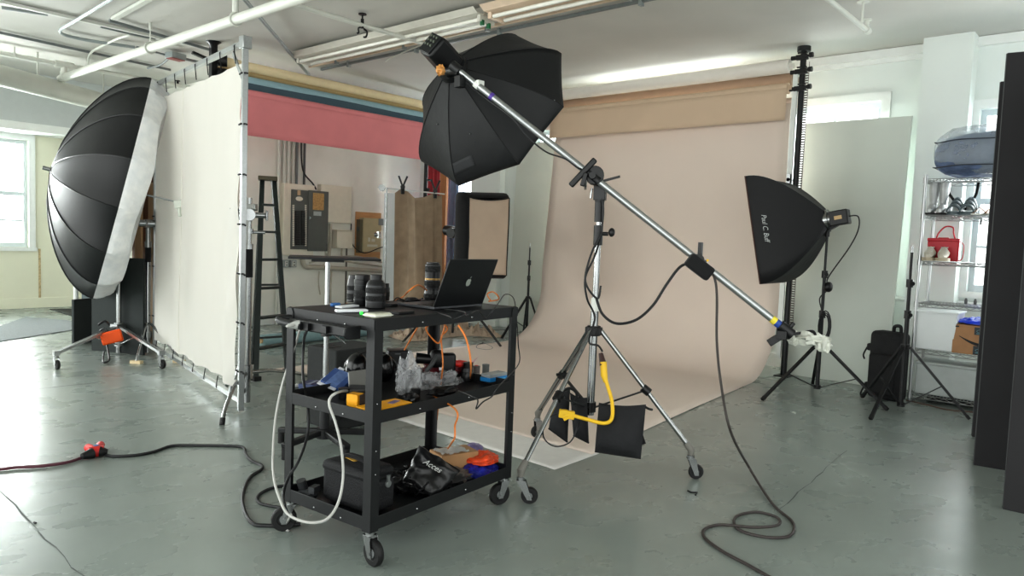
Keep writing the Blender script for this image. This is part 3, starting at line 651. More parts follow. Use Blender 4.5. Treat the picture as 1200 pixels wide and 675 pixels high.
# curtains by the far window
def curtain(name, p0, p1, ztop, zbot, m, label, folds=5, amp=.03, cat='curtain'):
    a, b = V(p0), V(p1); d = b - a; nn = V((-d.y, d.x, 0)).normalized()
    solo(name, lambda mb: mb.sheet(lambda u, v: a + d * u + nn * amp * math.sin(u * folds * 2 * PI + .6 * math.sin(v * 3)) * (.7 + .3 * v) + V((0, 0, ztop + (zbot - ztop) * v)), 60, 16), m, label, cat, loc=((a + b) / 2 + V((0, 0, zbot))), thick=.004)
def xz(px, x): p = onX(px, 250, x); return (p.x, p.y, 0)
curtain('red_curtain', xz(499, 8.3), xz(514, 8.3), 2.75, .1, mat('red_velvet', (170, 52, 62), .8, nz=.15, sheen=.3), 'deep red fabric roll hanging left of the brown timber edge', 3)
solo('timber_post', lambda m: m.box((onX(519.5, 250, 8.2).x, onX(519.5, 250, 8.2).y, 1.35), (.05, .15, 2.7)), mat('orange_timber', (176, 118, 74), .55, nz=.15, scale=3, stretch=(5, 5, .5)), 'orange-brown timber post between the brown cloth and the blue curtain', 'wooden post', loc=(8.2, onX(519.5, 250, 8.2).y, 0), smooth=0)
curtain('blue_curtain', xz(523.5, 8.42), xz(536, 8.42), 2.75, .15, mat('blue_curtain_cloth', (126, 148, 182), .85, nz=.12, sheen=.2), 'slate blue curtain at the left side of the bright far window', 2)
# softbox with cloth front on a tripod
fc = fl(530, 398); DS = depth(fc) - .25
def so(px, py, dd=0): return dep(px, py, DS + dd)
T = thing('beige_softbox', 'square softbox with taupe front panel and black sides in the far alcove', 'softbox', fc)
F4 = [so(550, 231.5, -.2), so(597, 232.5, .1), so(593.5, 323, .1), so(548, 322, -.2)]
def ff(u, v):
    p = (F4[0] * (1 - u) + F4[1] * u) * (1 - v) + (F4[3] * (1 - u) + F4[2] * u) * v
    return p + V((0, 0, -.03 * math.sin(u * PI) * (1 - v))) + V((.02, .01, 0)) * noise.noise(V((u * 3 + v * 2, v * 3, 1)))
obj('front_cloth', MB(T).sheet(ff, 20, 20), MCLD, T, thick=.003)
obj('black_border', MB(T).tube([ff(i / 10, 0) for i in range(11)] + [ff(1, i / 10) for i in range(1, 11)] + [ff(1 - i / 10, 1) for i in range(1, 11)] + [ff(0, 1 - i / 10) for i in range(1, 10)], .008, 6, closed=True), BLK, T)
apx = so(536, 272, .30); g = MB(T); Q = []
def side(u, v):
    # around the rim (u) and back towards the ring (v)
    k = u * 4; i = int(k) % 4; f_ = k - int(k); p = F4[i] * (1 - f_) + F4[(i + 1) % 4] * f_
    q = apx + (p - apx) * .16; t = v; m_ = p + (q - p) * t
    ctr = (F4[0] + F4[2]) / 2
    return m_ + (p - ctr) * .5 * math.sin(PI * t) * (1 - t * .3)
obj('fabric_body', g.sheet(side, 32, 10), BLK, T, thick=.003)
obj('light_head', MB(T).cyl(apx, apx + (apx - (F4[0] + F4[2]) / 2).normalized() * .22, .07), BPL, T)
obj('ring_knob', MB(T).cyl(so(528, 273, .22), so(533, 273, .3), .07, n=18), BPL, T)
hub = V((fc.x, fc.y, .75)); obj('pole', MB(T).tube([V((fc.x, fc.y, .1)), hub, V((fc.x, fc.y, apx.z)), apx], .016), BPL, T)
_fx = V((fc.x, fc.y, 0)) + view_basis(fc)[1] * .35
for p in (fl(587, 407), fl(472, 402), _fx): obj('leg', MB(T).bar(hub, p + V((0, 0, .012)), .025, .02), BPL, T)
for p in (fl(587, 407), fl(472, 402), _fx): obj('brace', MB(T).bar(V((fc.x, fc.y, .3)), (hub + p) / 2, .012, .008), BPL, T)
# crumpled brown paper and teal tube on the floor
def crump(u, v):
    c = fl(455 + 135 * u, 394 + 2 * math.sin(u * 7)); r_, f_ = view_basis(c)
    w_ = (.28 + .1 * math.sin(u * 5 + 1)) * (1 - abs(2 * u - 1) ** 6); p = c + f_ * (v - .5) * w_ * 2
    n_ = abs(noise.noise(V((u * 20, v * 4, 2)))) + .6 * abs(noise.noise(V((u * 30, v * 11, 5))))
    p.z = .004 + (.03 + .24 * n_) * math.sin(PI * v) ** .7 * (1 - abs(2 * u - 1) ** 4); return p
solo('crumpled_paper', lambda m: m.sheet(crump, 90, 24), mat('kraft_paper', (186, 168, 150), .85, nz=.15, scale=8), 'heap of crumpled brown paper on the floor under the brown cloth', 'crumpled paper', loc=fl(520, 397), smooth=12)
MTEAL = mat('teal_tube', (138, 166, 170), .6, nz=.05)
T = thing('fabric_roll', 'pale teal roll lying on the floor below the electrical panel', 'roll', (5.4, 8.0, .08))
a, b = V((4.55, 7.93, .075)), V((6.3, 8.05, .075)); obj('rolled_fabric', MB(T).cyl(a, b, .073, n=20), MTEAL, T); obj('roll_core', MB(T).cyl(a - V((.02, 0, 0)), b + V((.02, 0, 0)), .03), MCORE, T)
# step ladder
LT = fl(313, 425); zt = ht(LT, 309, 209); tp = V((LT.x, LT.y, zt))
MLAD = mat('dark_green_fibreglass', (26, 36, 35), .5, nz=.1)
fr = [fl(338, 437), fl(322, 447)]; bk = [fl(296, 405), fl(310, 400)]
T = thing('step_ladder', 'dark green stepladder standing open behind the right scrim stand', 'ladder', LT)
r_, f_ = view_basis(LT)
t1, t2 = tp + r_ * .035, tp - r_ * .075 + f_ * .02
obj('top_cap', MB(T).box(tp - r_ * .02, (.19, .2, .04), math.atan2(r_.y, r_.x)), mat('ladder_cap', (84, 76, 58), .5), T, bevel=.006)
rails = [(t1, fl(337, 437)), (t2, fl(300, 446))]
backs = [(t1, fl(336, 424)), (t2, fl(296, 428))]
for k, (p, q) in enumerate(rails): obj('front_rail', MB(T).bar(p, q + V((0, 0, .02)), .045, .05), MLAD, T); obj('foot', MB(T).box(q + V((0, 0, .02)), (.07, .07, .04)), RUB, T)
for k, (p, q) in enumerate(backs): obj('back_rail', MB(T).bar(p, q + V((0, 0, .01)), .035, .03), MLAD, T)
for i in range(1, 7):
    t = i / 7; obj('step', MB(T).bar(rails[0][0].lerp(rails[0][1], t), rails[1][0].lerp(rails[1][1], t), .08, .022), MLAD, T)
for i in (2, 4, 6):
    t = i / 7; obj('back_brace', MB(T).bar(backs[0][0].lerp(backs[0][1], t), backs[1][0].lerp(backs[1][1], t), .02, .02), MLAD, T)
# ================================================================ LIGHT STANDS
def tripod_stand(T, foot, ztop, feet, zhub=.55, zlow=.06, m=BMET, r=.017, spigot=True, fold=None, spread=None):
    x, y = foot[0], foot[1]; P = lambda z: V((x, y, z))
    zs = [zlow, zhub + .12] + ([fold] if fold else []) + [ztop]
    zm = zs[1] + (ztop - zs[1]) * .5
    obj('column', MB(T).tube([P(zlow), P(zhub + .3)], r, 12), m, T)
    obj('middle_tube', MB(T).cyl(P(zhub + .25), P(zm + .1), r * .8), m, T)
    obj('upper_tube', MB(T).cyl(P(zm), P(ztop), r * .6), m, T)
    for z in (zhub + .3, zm + .1):
        obj('collar', MB(T).cyl(P(z - .05), P(z + .02), r * 1.45, n=14).cyl(P(z - .015), P(z - .015) + V((-.045, -.03, 0)), .008).cyl(P(z - .015) + V((-.035, -.024, 0)), P(z - .015) + V((-.055, -.037, 0)), .018), BPL, T)
    obj('hub', MB(T).cyl(P(zhub - .02), P(zhub + .02), r * 2.0, n=14), BPL, T)
    obj('base_collar', MB(T).cyl(P(zlow - .015), P(zlow + .02), r * 1.7, n=14), BPL, T)
    if spigot: obj('spigot', MB(T).cyl(P(ztop), P(ztop + .06), .008), CHR, T)
    for q in feet:
        q = V((q[0], q[1], 0)); d = (V((q.x, q.y, 0)) - V((x, y, 0))).normalized()
        a = P(zhub) + d * r * 2; b = q + V((0, 0, .014))
        L = obj('leg', MB(T).bar(a, b, .028, .02), m, T)
        obj('foot_tip', MB(T).bar(b.lerp(a, .05), b, .03, .024), RUB, L)
        mid = a.lerp(b, .55); obj('brace', MB(T).bar(P(zlow) + d * r, mid, .014, .008), m, T)

# --- right softbox and its stand
f0 = fl(957, 462); z0 = ht(f0, 969, 275)
T = thing('light_stand', 'black light stand holding the rectangular softbox in front of the grey board', 'light stand', f0)
tripod_stand(T, f0, z0, [fl(893, 470), fl(1040, 482), fl(952, 451)], zhub=.5, zlow=.07, r=.019)
obj('tilt_head', MB(T).cyl(V((f0.x, f0.y, z0 - .02)), V((f0.x, f0.y, z0 + .1)), .022).box((f0.x, f0.y, z0 + .06), (.05, .05, .06)), BPL, T)
r_, f_ = view_basis(f0)
ring = V((f0.x, f0.y, z0 + .14)) - r_ * .01
n0 = (-r_ * .965 + f_ * .26); t_ = (r_ * .26 + f_ * .965); tl = math.radians(11.5)
nrm = (n0 * math.cos(tl) - UP * math.sin(tl)).normalized(); uu = (UP * math.cos(tl) + n0 * math.sin(tl)).normalized()
T = thing('rectangular_softbox', 'black rectangular softbox with white script lettering facing left on its stand', 'softbox', ring)
LB, HW, HH, RR = .60, .36, .53, .085
def sbx(u, v):
    # u around (0..1 four sides), v from face to ring
    k = (u * 4) % 4; i = int(k); f = k - i
    cs = [(-1, -1), (-1, 1), (1, 1), (1, -1)]; a, b = cs[i], cs[(i + 1) % 4]
    cx_, cy_ = a[0] + (b[0] - a[0]) * f, a[1] + (b[1] - a[1]) * f
    e = math.cos(v * PI / 2) ** .95
    fx, fy = RR + (HW - RR) * e, RR + (HH - RR) * e
    sag = 1 - .03 * math.sin(f * PI) * math.sin(v * PI)
    return ring + nrm * (LB * (1 - v)) + t_ * cx_ * fx * sag + uu * cy_ * fy * sag
g = MB(T); nv = 14; nu = 32
g.sheet(sbx, nu, nv); obj('fabric_shell', g, mat('softbox_fabric', (20, 21, 24), .62, nz=.1, scale=6, bump=.25, bscale=14), T, smooth=25, thick=.004)
fcen = ring + nrm * LB
obj('front_diffuser', MB(T).sheet(lambda u, v: fcen - nrm * .012 + t_ * (u - .5) * 2 * (HW - .01) + uu * (v - .5) * 2 * (HH - .01), 6, 8), mat('diffuser_cloth', (236, 236, 232), .8, nz=.01), T, thick=.002)
C4 = [fcen + t_ * a * HW + uu * b * HH for a, b in ((-1, -1), (-1, 1), (1, 1), (1, -1))]
obj('front_edge_piping', MB(T).tube([C4[0], C4[1], C4[2], C4[3]], .006, 6, closed=True), mat('brown_edge', (92, 60, 50), .7, nz=.05), T)
obj('speed_ring', MB(T).lathe([(.085, -.02), (.1, -.02), (.1, .02), (.085, .02)], frame(ring, nrm, uu)), CHR, T)
# lettering on the near side panel, reading down along the front edge
v0, v1 = .17, .20
def panelp(uf, v): return sbx(uf, v)
pc = sbx(.125, .2); pa = sbx(.125 + .02, .2); pb = sbx(.125, .24)
ydir = -(sbx(.125, .12) - sbx(.125, .28)).normalized(); xdir = -(sbx(.15, .2) - sbx(.10, .2)).normalized()
zd = xdir.cross(ydir)
cpt = sbx(.125, .2)
text('lettering', 'Paul C. Buff', frame(cpt + zd * .008, zd, xdir), .066, mat('white_print', (205, 208, 208), .6, nz=.01), T, T, label='white script lettering', shear=.35, sx=.85)
T = thing('strobe_light', 'black studio strobe head behind the rectangular softbox', 'studio light', ring - nrm * .1)
sb = ring - nrm * .03; se = ring - nrm * .2
obj('lamp_body', MB(T).bar(sb, se, .13, .14, up=uu), BPL, T, bevel=.01)
obj('front_collar', MB(T).cyl(ring - nrm * .02, sb - nrm * .01, .075), CHR, T)
obj('silver_label', MB(T).bar(sb.lerp(se, .3) - t_ * .067, sb.lerp(se, .7) - t_ * .067, .003, .035, up=uu), mat('brass_label', (176, 150, 110), .4, .4), T)
obj('yoke', MB(T).bar(sb.lerp(se, .4) - uu * .05, V((f0.x, f0.y, z0 + .05)), .05, .04), BMET, T)
p = se
cable('power_cable', [se, se - nrm * .08 - UP * .02, se - nrm * .09 - UP * .14, se - nrm * .02 - UP * .3, V((f0.x, f0.y, 0)) + UP * (z0 - .42) + r_ * .03, V((f0.x, f0.y, z0 - .5)) + r_ * .06 - f_ * .03, V((f0.x, f0.y, z0 - .62)) - r_ * .03 - f_ * .03, V((f0.x, f0.y, z0 - .8)) + r_ * .03 - f_ * .03], .006, CABLE, 'black cord dangling from the strobe head down the right softbox stand')
T = thing('cable_bundle', 'coiled black cord tied to the right softbox stand', 'cable', V((f0.x, f0.y, z0 - .52)))
cc = V((f0.x, f0.y, z0 - .5)) + r_ * .04 - f_ * .03
obj('hanging_pack', MB(T).blob(cc, (.1, .08, .1), amp=.1), BPL, T)
cc = V((f0.x, f0.y, z0 - .88)) + r_ * .03 - f_ * .03
for k in range(3): obj('cord_loop', MB(T).tube([cc + r_ * (.035 + .01 * k) * math.cos(a) + UP * (.11 + .02 * k) * math.sin(a) - f_ * .008 * k for a in [i * PI / 8 for i in range(16)]], .006, 6, closed=True), CABLE, T)

# --- spare stand at right
f1 = fl(1055, 482); z1 = ht(f1, 1071, 296)
T = thing('light_stand', 'bare black light stand in front of the backpack and wire shelf', 'light stand', f1)
tripod_stand(T, f1, z1, [fl(1020, 493), fl(1136, 493), fl(1010, 467)], zhub=.58, zlow=.06, r=.019)
# --- small stand in the far alcove
f2 = fl(617, 392.5); z2 = ht(f2, 617, 290)
T = thing('light_stand', 'thin black light stand standing before the pale board left of the backdrop', 'light stand', f2)
tripod_stand(T, f2, z2, [f2 + view_basis(f2)[0] * .22 + view_basis(f2)[1] * .08, fl(588, 397), f2 - view_basis(f2)[1] * .25 - view_basis(f2)[0] * .05], zhub=.55, zlow=.1, r=.017)

# ================================================================ BOOM STAND
SC = V((3.67, 2.55, 0))
def caster(T, q, rad, zt, m_fork=CHR, ang=0.0, name='caster', w_=.028, off=.03):
    """swivel caster whose wheel touches the floor at q"""
    q = V((q[0], q[1], 0)); d = V((math.cos(ang), math.sin(ang), 0)); s = V((-d.y, d.x, 0)); ax = q + V((0, 0, rad)); top = q - d * off + V((0, 0, zt))
    F = obj(name, MB(T).quad(ax - s * (w_ / 2 + .006) - d * .012 - UP * .02, ax - s * (w_ / 2 + .006) + d * .014 - UP * .02, top - s * (w_ / 2 + .006) + d * .028 - UP * .02, top - s * (w_ / 2 + .006) - d * .02 - UP * .02, .003)
            .quad(ax + s * (w_ / 2 + .006) - d * .012 - UP * .02, ax + s * (w_ / 2 + .006) + d * .014 - UP * .02, top + s * (w_ / 2 + .006) + d * .028 - UP * .02, top + s * (w_ / 2 + .006) - d * .02 - UP * .02, .003)
            .box(top - UP * .02, (.045, .045, .006), ang).cyl(top - UP * .018, top, .022).cyl(ax - s * (w_ / 2 + .012), ax + s * (w_ / 2 + .012), .007), m_fork, T)
    Mx = frame(ax, s, d)
    obj('wheel', MB(T).lathe([(rad * .5, -w_ / 2 * .8), (rad * .55, -w_ / 2), (rad * .9, -w_ / 2), (rad, -w_ / 4), (rad, w_ / 4), (rad * .9, w_ / 2), (rad * .55, w_ / 2), (rad * .5, w_ / 2 * .8)], Mx, 26), RUB, F)
    obj('wheel_hub', MB(T).lathe([(rad * .35, -w_ / 2 * 1.05), (rad * .35, w_ / 2 * 1.05)], Mx, 14), GREYP, F)
    return top
T = thing('boom_stand', 'chrome rolling boom stand on three casters with a black grip head at centre', 'boom stand', SC)
wheels = [fl(620, 590), fl(815, 561), fl(629, 513)]
zh = .86
P = lambda z: V((SC.x, SC.y, z))
obj('column', MB(T).cyl(P(.34), P(1.05), .024), CHR, T)
obj('middle_tube', MB(T).cyl(P(1.0), P(1.42), .019), CHR, T)
obj('upper_tube', MB(T).cyl(P(1.38), P(1.66), .016), CHR, T)
for z in (1.4,): obj('collar', MB(T).cyl(P(z - .02), P(z + .1), .028).cyl(P(z + .05), P(z + .05) + view_basis(SC)[0] * .06, .012).blob(P(z + .06) + view_basis(SC)[0] * .08, (.04, .04, .055)), BPL, T)
obj('collar', MB(T).cyl(P(1.52), P(1.66), .028), BPL, T)
obj('hub', MB(T).cyl(P(zh - .03), P(zh + .03), .042).box(P(zh), (.11, .05, .05), .4).box(P(zh), (.05, .1, .045), .4), BPL, T, bevel=.004)
obj('lower_hub', MB(T).cyl(P(.36), P(.42), .034), BPL, T)
obj('column_label', MB(T).cyl(P(zh + .12), P(zh + .2), .0255), WHP, T)
for i, w_ in enumerate(wheels):
    d = V((w_.x - SC.x, w_.y - SC.y, 0)).normalized(); s = V((-d.y, d.x, 0)); tz = .145
    _r = view_basis(SC)[0]; top = caster(T, w_, .045, tz, ang=math.atan2(_r.y, _r.x) + (.1, .15, .5)[i], off=(.05, .035, .0)[i])
    a = P(zh) + d * .045; b = top + V((0, 0, .03))
    if i == 2:
        obj('leg', MB(T).tube([a + s * .014, b + s * .010], .010), CHR, T); obj('leg', MB(T).tube([a - s * .014, b - s * .010], .010), CHR, T)
    else: obj('leg', MB(T).tube([a, b], .014), CHR, T)
    obj('leg_end', MB(T).tube([b.lerp(a, .06), b, top], [.019, .023, .016]), mat('grey_nylon', (120, 118, 112), .5, nz=.05), T)
    m_ = a.lerp(b, .5); obj('brace', MB(T).bar(P(.39) + d * .03, m_, .02, .008), BMET, T)
    obj('brace_clamp', MB(T).cyl(m_ - d * .02 + V((0, 0, .015)), m_ + d * .02 - V((0, 0, .015)), .026).cyl(m_, m_ + s * .04, .01), BPL, T)
# grip head
r_, f_ = view_basis(SC); pv = dep(697, 206, depth(P(1.78)) - .02)
obj('grip_head', MB(T).cyl(P(1.64), P(1.74), .03).box(P(1.7), (.06, .07, .1), .4).cyl(pv - f_ * .06, pv + f_ * .04, .055, n=20).cyl(P(1.74), pv, .03), BPL, T, bevel=.003)
obj('side_disc', MB(T).cyl(pv - UP * .03 - r_ * .045, pv - UP * .03 - r_ * .06, .055, n=20), CHR, T)
obj('lever', MB(T).bar(pv - f_ * .07 - r_ * .14 - UP * .07, pv - f_ * .07 + r_ * .0 + UP * .09, .03, .035), BPL, T, bevel=.008)
obj('lever', MB(T).bar(pv - f_ * .08 - r_ * .05 + UP * .01, pv - f_ * .08 - r_ * .07 - UP * .07, .025, .03), BPL, T, bevel=.006)
obj('t_handle', MB(T).bar(pv + r_ * .05 - UP * .03, pv + r_ * .15 + UP * .0, .014, .014), BPL, T)
obj('pin_lever', MB(T).cyl(P(1.72) - r_ * .05, P(1.66) - r_ * .055, .007), CHR, T)
# --- boom arm
BD = depth(P(1.76)) - .06
def bm(px, py, dd=0): return dep(px, py, BD + dd)
b0, b1, b2 = bm(532, 78, .12), bm(697, 205), bm(920, 386, -.14)
T = thing('light_boom', 'long silver boom arm slanting down from the octagonal softbox to the right', 'boom arm', b1)
def on(px): # point of the arm at picture column px
    t = (px - 532) / (920 - 532.); return b0.lerp(b2, t)
dirb = (b2 - b0).normalized(); upb = (UP - dirb * UP.dot(dirb)).normalized()
obj('outer_tube', MB(T).cyl(on(560), on(905), .021), ALU, T)
obj('inner_tube', MB(T).cyl(b0, on(562), .017), ALU, T)
obj('purple_tape', MB(T).cyl(on(577), on(580.5), .0235), mat('purple_tape', (86, 60, 150), .5, nz=.03), T, label='purple tape band')
obj('white_tag', MB(T).cyl(on(558), on(563), .024).box(on(562) + upb * .02, (.05, .02, .03)), WHP, T)
obj('yellow_tape', MB(T).cyl(on(905), on(909.5), .023), mat('yellow_tape', (222, 206, 70), .5, nz=.03), T, label='yellow tape band')
obj('blue_tape', MB(T).cyl(on(909.5), on(914), .023), mat('blue_tape', (40, 74, 150), .5, nz=.03), T, label='blue tape band')
e = on(922)
obj('end_clamp', MB(T).cyl(on(914), on(928), .032).box(e - upb * .03, (.07, .06, .05)).bar(e - upb * .02, e - upb * .12 - dirb * .03, .03, .04).cyl(e + upb * .02, e + upb * .06, .012), BPL, T, bevel=.003)
obj('pivot_clamp', MB(T).cyl(on(690), on(708), .034).bar(on(696) + upb * .02, on(704) + upb * .05, .04, .03).cyl(on(700) - f_ * .02, on(700) - f_ * .09, .02), BPL, T)
# plastic wrap and wires on the lower end
pc_ = bm(947, 397, -.05)
MPLAS = mat('clear_plastic', (236, 238, 238), .18, nz=.03, trans=.55, alpha=.55, bump=.6, scale=9, bscale=25)
T = thing('wrapped_weight', 'knotted clear plastic and white rags tied to the lower end of the boom arm', 'plastic bag', pc_)
obj('plastic_wrap', MB(T).blob(pc_, (.2, .12, .07), math.atan2(r_.y, r_.x), amp=.7, fr=2.3, n=24).blob(pc_ + r_ * .09 - UP * .03, (.1, .08, .09), amp=.6, fr=2.7, seed=3, n=20).blob(pc_ - r_ * .08 + UP * .0, (.09, .07, .08), amp=.6, fr=2.7, seed=6, n=18), mat('milky_plastic', (222, 224, 214), .3, nz=.1, scale=20, alpha=.85, bump=.5, bscale=30), T)
obj('black_strap', MB(T).tube(spline([e + dirb * .03, pc_ + UP * .03 - r_ * .05, pc_ + UP * .045 + r_ * .02, pc_ + r_ * .04 + UP * .02], 5), .009), BLK, T)
# black pack clamped on the boom
pk = on(822) - upb * .02 - f_ * .05
T = thing('clamped_pack', 'black pack clamped under the boom arm beside the hanging cord', 'battery pack', pk)
r3 = Matrix((r_, f_, UP)).transposed() @ Matrix.Rotation(.62, 3, 'Y')
obj('pack_body', MB(T).box(on(823) - UP * .035 - f_ * .05, (.16, .09, .085), r3), BLK, T, bevel=.014)
obj('clamp', MB(T).cyl(on(822) - f_ * .04, on(822) + f_ * .03, .034).bar(on(822) + upb * .02, on(814) + upb * .09, .022, .02).box(on(828) + upb * .0, (.03, .03, .05)), BPL, T)
obj('yellow_button', MB(T).cyl(on(828) + upb * .03 - f_ * .045, on(828) + upb * .03 - f_ * .055, .007), YEL, T)
# --- octagonal softbox
oc = bm(574, 128, .66); axis = (r_ * .61 / math.sqrt(2) * 1.0 - UP * .61 / math.sqrt(2) + f_ * .79).normalized()
ROCT, DOCT = .60, .44
apx = oc - axis * DOCT
ux = (r_ - UP * -1.0); ux = (r_ + UP); ux = (ux - axis * ux.dot(axis)).normalized(); uy = axis.cross(ux)
if uy.dot(r_ - UP) < 0: uy = -uy
T = thing('octagonal_softbox', 'large black octagonal softbox hanging from the upper end of the boom arm', 'softbox', oc)
ph0 = math.radians(10)
def octf(u, v):
    k = u * 8; i = int(k); f = k - i
    a = ph0 + i * PI / 4; b = a + PI / 4
    c1_ = ux * math.cos(a) + uy * math.sin(a); c2_ = ux * math.cos(b) + uy * math.sin(b); c = c1_ * (1 - f) + c2_ * f
    e = 1 - v ** 1.55; rr = .07 + (ROCT - .07) * e
    sag = 1 - .035 * math.sin(f * PI) * math.sin(PI * min(1, v * 1.2 + .12))
    return oc - axis * (DOCT * v) + c * rr * sag
g = MB(T).sheet(octf, 64, 16)
obj('fabric_shell', g, mat('octabox_fabric', (15, 17, 19), .6, nz=.12, scale=5, bump=.2, bscale=12), T, smooth=22, thick=.004)
obj('front_diffuser', MB(T).sheet(lambda u, v: oc - axis * .02 * (1 - (1 - v) ** 2) + (octf(u, 0) - oc) * .985 * (1 - v), 32, 6), mat('diffuser_cloth', (236, 236, 232), .8), T, thick=.002)
for i in range(8):
    P8 = [octf(i / 8, v / 12) - axis * .004 for v in range(13)]; obj('rib_seam', MB(T).tube(P8, .0035, 5), BLK, T)
a = octf(2.6 / 8, .22); a2 = octf(3.3 / 8, .30); 
g = MB(T)
g.sheet(lambda u, v: octf((2.62 + u * .42) / 8, .16 + v * .14) - axis * .006 , 6, 4)
obj('fabric_patch', g, mat('patch_grey', (44, 45, 47), .7, nz=.1), T, label='slightly lighter rectangular patch', thick=.002)
for i, v in ((1.0, .15), (2.5, .5), (3.5, .6), (6.9, .35)): obj('rivet', MB(T).blob(octf(i / 8, v) - axis * .008, (.012, .012, .012), n=8), CHR, T)
T = thing('strobe_light', 'black studio strobe head at the upper end of the boom arm', 'studio light', apx - axis * .1)
hd = apx + axis * .03; tail = apx - axis * .24
obj('lamp_body', MB(T).bar(hd, tail, .13, .15, up=(r_ * .5 + UP * .8)), BPL, T, bevel=.018)
obj('rear_panel', MB(T).bar(tail, tail - axis * .012, .11, .13, up=(r_ * .5 + UP * .8)), BMET, T, bevel=.003)
ub = (r_ * .5 + UP * .8); ub = (ub - axis * ub.dot(axis)).normalized(); sb_ = axis.cross(ub)
g = MB(T)
for i in range(3):
    for j in range(3): g.box(tail - axis * .014 + sb_ * (-.03 + .03 * i) + ub * (.045 - .03 * j), (.013, .013, .013))
obj('dials', g, mat('panel_marks', (84, 90, 78), .5, nz=.2, scale=60), T)
obj('vent_fins', MB(T).bar(hd.lerp(tail, .3) - sb_ * .068, hd.lerp(tail, .85) - sb_ * .068, .004, .08, up=ub).bar(hd.lerp(tail, .3) + ub * .078, hd.lerp(tail, .85) + ub * .078, .09, .004, up=ub), BMET, T)
obj('mount', MB(T).cyl(hd.lerp(tail, .3) - ub * .06, b0 + dirb * .03, .03).cyl(b0 - dirb * .02, b0 + dirb * .05, .032).box(b0 + dirb * .09 - upb * .05 - f_ * .01, (.05, .05, .07)), BPL, T, bevel=.003)
obj('speed_ring', MB(T).lathe([(.075, -.02), (.1, -.02), (.1, .02), (.075, .02)], frame(apx, axis, ux)), BMET, T)
obj('orange_foil', MB(T).blob(bm(516, 82, -.25), (.055, .04, .05), amp=.8, fr=3, n=14), mat('amber_gel', (208, 150, 82), .4, nz=.3, scale=30), T, label='crumpled amber foil under the head')
# cords
cable('power_cable', [b0 + dirb * .1 - upb * .03, on(575) - upb * .03, bm(600, 138, -.03), bm(618, 160, -.05), bm(640, 178, -.05), bm(662, 186, -.03), bm(678, 197, -.03), bm(690, 200, .05)], .005, CABLE, 'thin black cord drooping under the upper half of the boom arm')
cable('power_cable', [bm(703, 222, .05), bm(707, 245, .03), bm(704, 275, .05), bm(697, 300, -.05), bm(686, 325, -.04), bm(688, 350, -.03), bm(697, 372, .02), bm(690, 400, -.04), bm(701, 405, -.05), bm(706, 412, -.07)], .006, CABLE, 'black cord wound around the chrome column of the boom stand')
cable('power_cable', [bm(697, 290, .0), bm(705, 272, -.03), bm(692, 300, -.06), bm(686, 330, -.06), bm(700, 350, -.06), bm(704, 335, -.05)], .006, CABLE, 'loop of black cord tied at the middle collar of the boom stand')
cable('power_cable', [bm(815, 308, -.08), bm(798, 312, -.08), bm(782, 332, -.08), bm(765, 358, -.08), bm(745, 375, -.08), bm(722, 379, -.07), bm(706, 368, -.05), bm(699, 350, -.04)], .008, CABLE, 'black cord swagging from the clamped pack back to the boom stand')
# long cord from boom to the floor coil
pts = [bm(826, 312, -.08), bm(836, 322, -.1), bm(840, 345, -.12), bm(840, 400, -.2), bm(845, 450, -.3), bm(856, 505, -.38), fl(878, 548, .07), fl(905, 590, .012), fl(929, 612, .009), fl(925, 628, .009), fl(895, 629, .009), fl(865, 620, .009), fl(862, 606, .009), fl(885, 600, .009), fl(910, 606, .009), fl(912, 615, .028), fl(885, 618, .026), fl(845, 615, .009), fl(826, 620, .009), fl(826, 630, .009), fl(845, 645, .009), fl(880, 664, .009), fl(930, 692, .009)]
cable('extension_cord', pts, .0075, mat('dark_grey_cable', (62, 56, 54), .5, nz=.1), 'dark cord hanging from the clamped pack and coiling on the floor at lower right', cat='cord')
# yellow cord end
T = thing('yellow_extension_cord', 'short yellow cord with plugs hanging in a U below the boom stand hub', 'cord', bm(712, 430, -.12))
pts = spline([bm(708, 428, -.1), bm(710, 445, -.12), bm(717, 470, -.16), bm(717, 490, -.2), bm(708, 496, -.22), bm(690, 492, -.22), bm(668, 486, -.2)], 8)
obj('cord', MB(T).tube(pts, .011), YEL, T)
obj('plug', MB(T).tube([bm(707, 424, -.1), bm(708, 440, -.11), bm(710, 448, -.12)], [.02, .02, .012]), YEL, T)
obj('dark_socket', MB(T).tube([bm(704, 414, -.08), bm(707, 428, -.1)], [.013, .022]), mat('dark_brown_plastic', (60, 36, 32), .5), T)
obj('triple_socket', MB(T).bar(bm(673, 487, -.2), bm(655, 484, -.2), .035, .045).bar(bm(668, 487, -.2), bm(660, 491, -.2), .04, .02).cyl(bm(661, 486, -.2), bm(661, 480, -.2), .02), YEL, T, bevel=.004)
# sandbags
MSB = mat('sandbag_canvas', (26, 27, 30), .75, nz=.35, scale=8, bump=.6, bscale=7)
def sandbag(name, label, quads, fill=.06):
    c = sum([V(q[0]) for q in quads], V()) / len(quads)
    T = thing(name, label, 'sandbag', c)
    for Q in quads:
        n_ = (Q[1] - Q[0]).cross(Q[3] - Q[0]).normalized()
        def fn(u, v, s):
            p = (Q[0] * (1 - u) + Q[1] * u) * (1 - v) + (Q[3] * (1 - u) + Q[2] * u) * v
            b = fill * (math.sin(PI * u) ** .5) * (math.sin(PI * min(1, v * 1.02)) ** .55) * (.55 + .6 * v)
            ce = V((0, 0, -.012)) * math.sin(PI * u) * (1 - v)
            return p + n_ * s * (b + .012 * noise.noise(p * 9)) * (1 if s > 0 else .7) + ce
        g = MB(T); g.sheet(lambda u, v: fn(u, v, 1), 14, 14); g.sheet(lambda u, v: fn(u, v, -1), 14, 14)
        obj('bag_half', g, MSB, T)
        obj('hem', MB(T).tube([fn(i / 8, 1, 0) for i in range(9)], .006, 6), BLK, T)
    return T
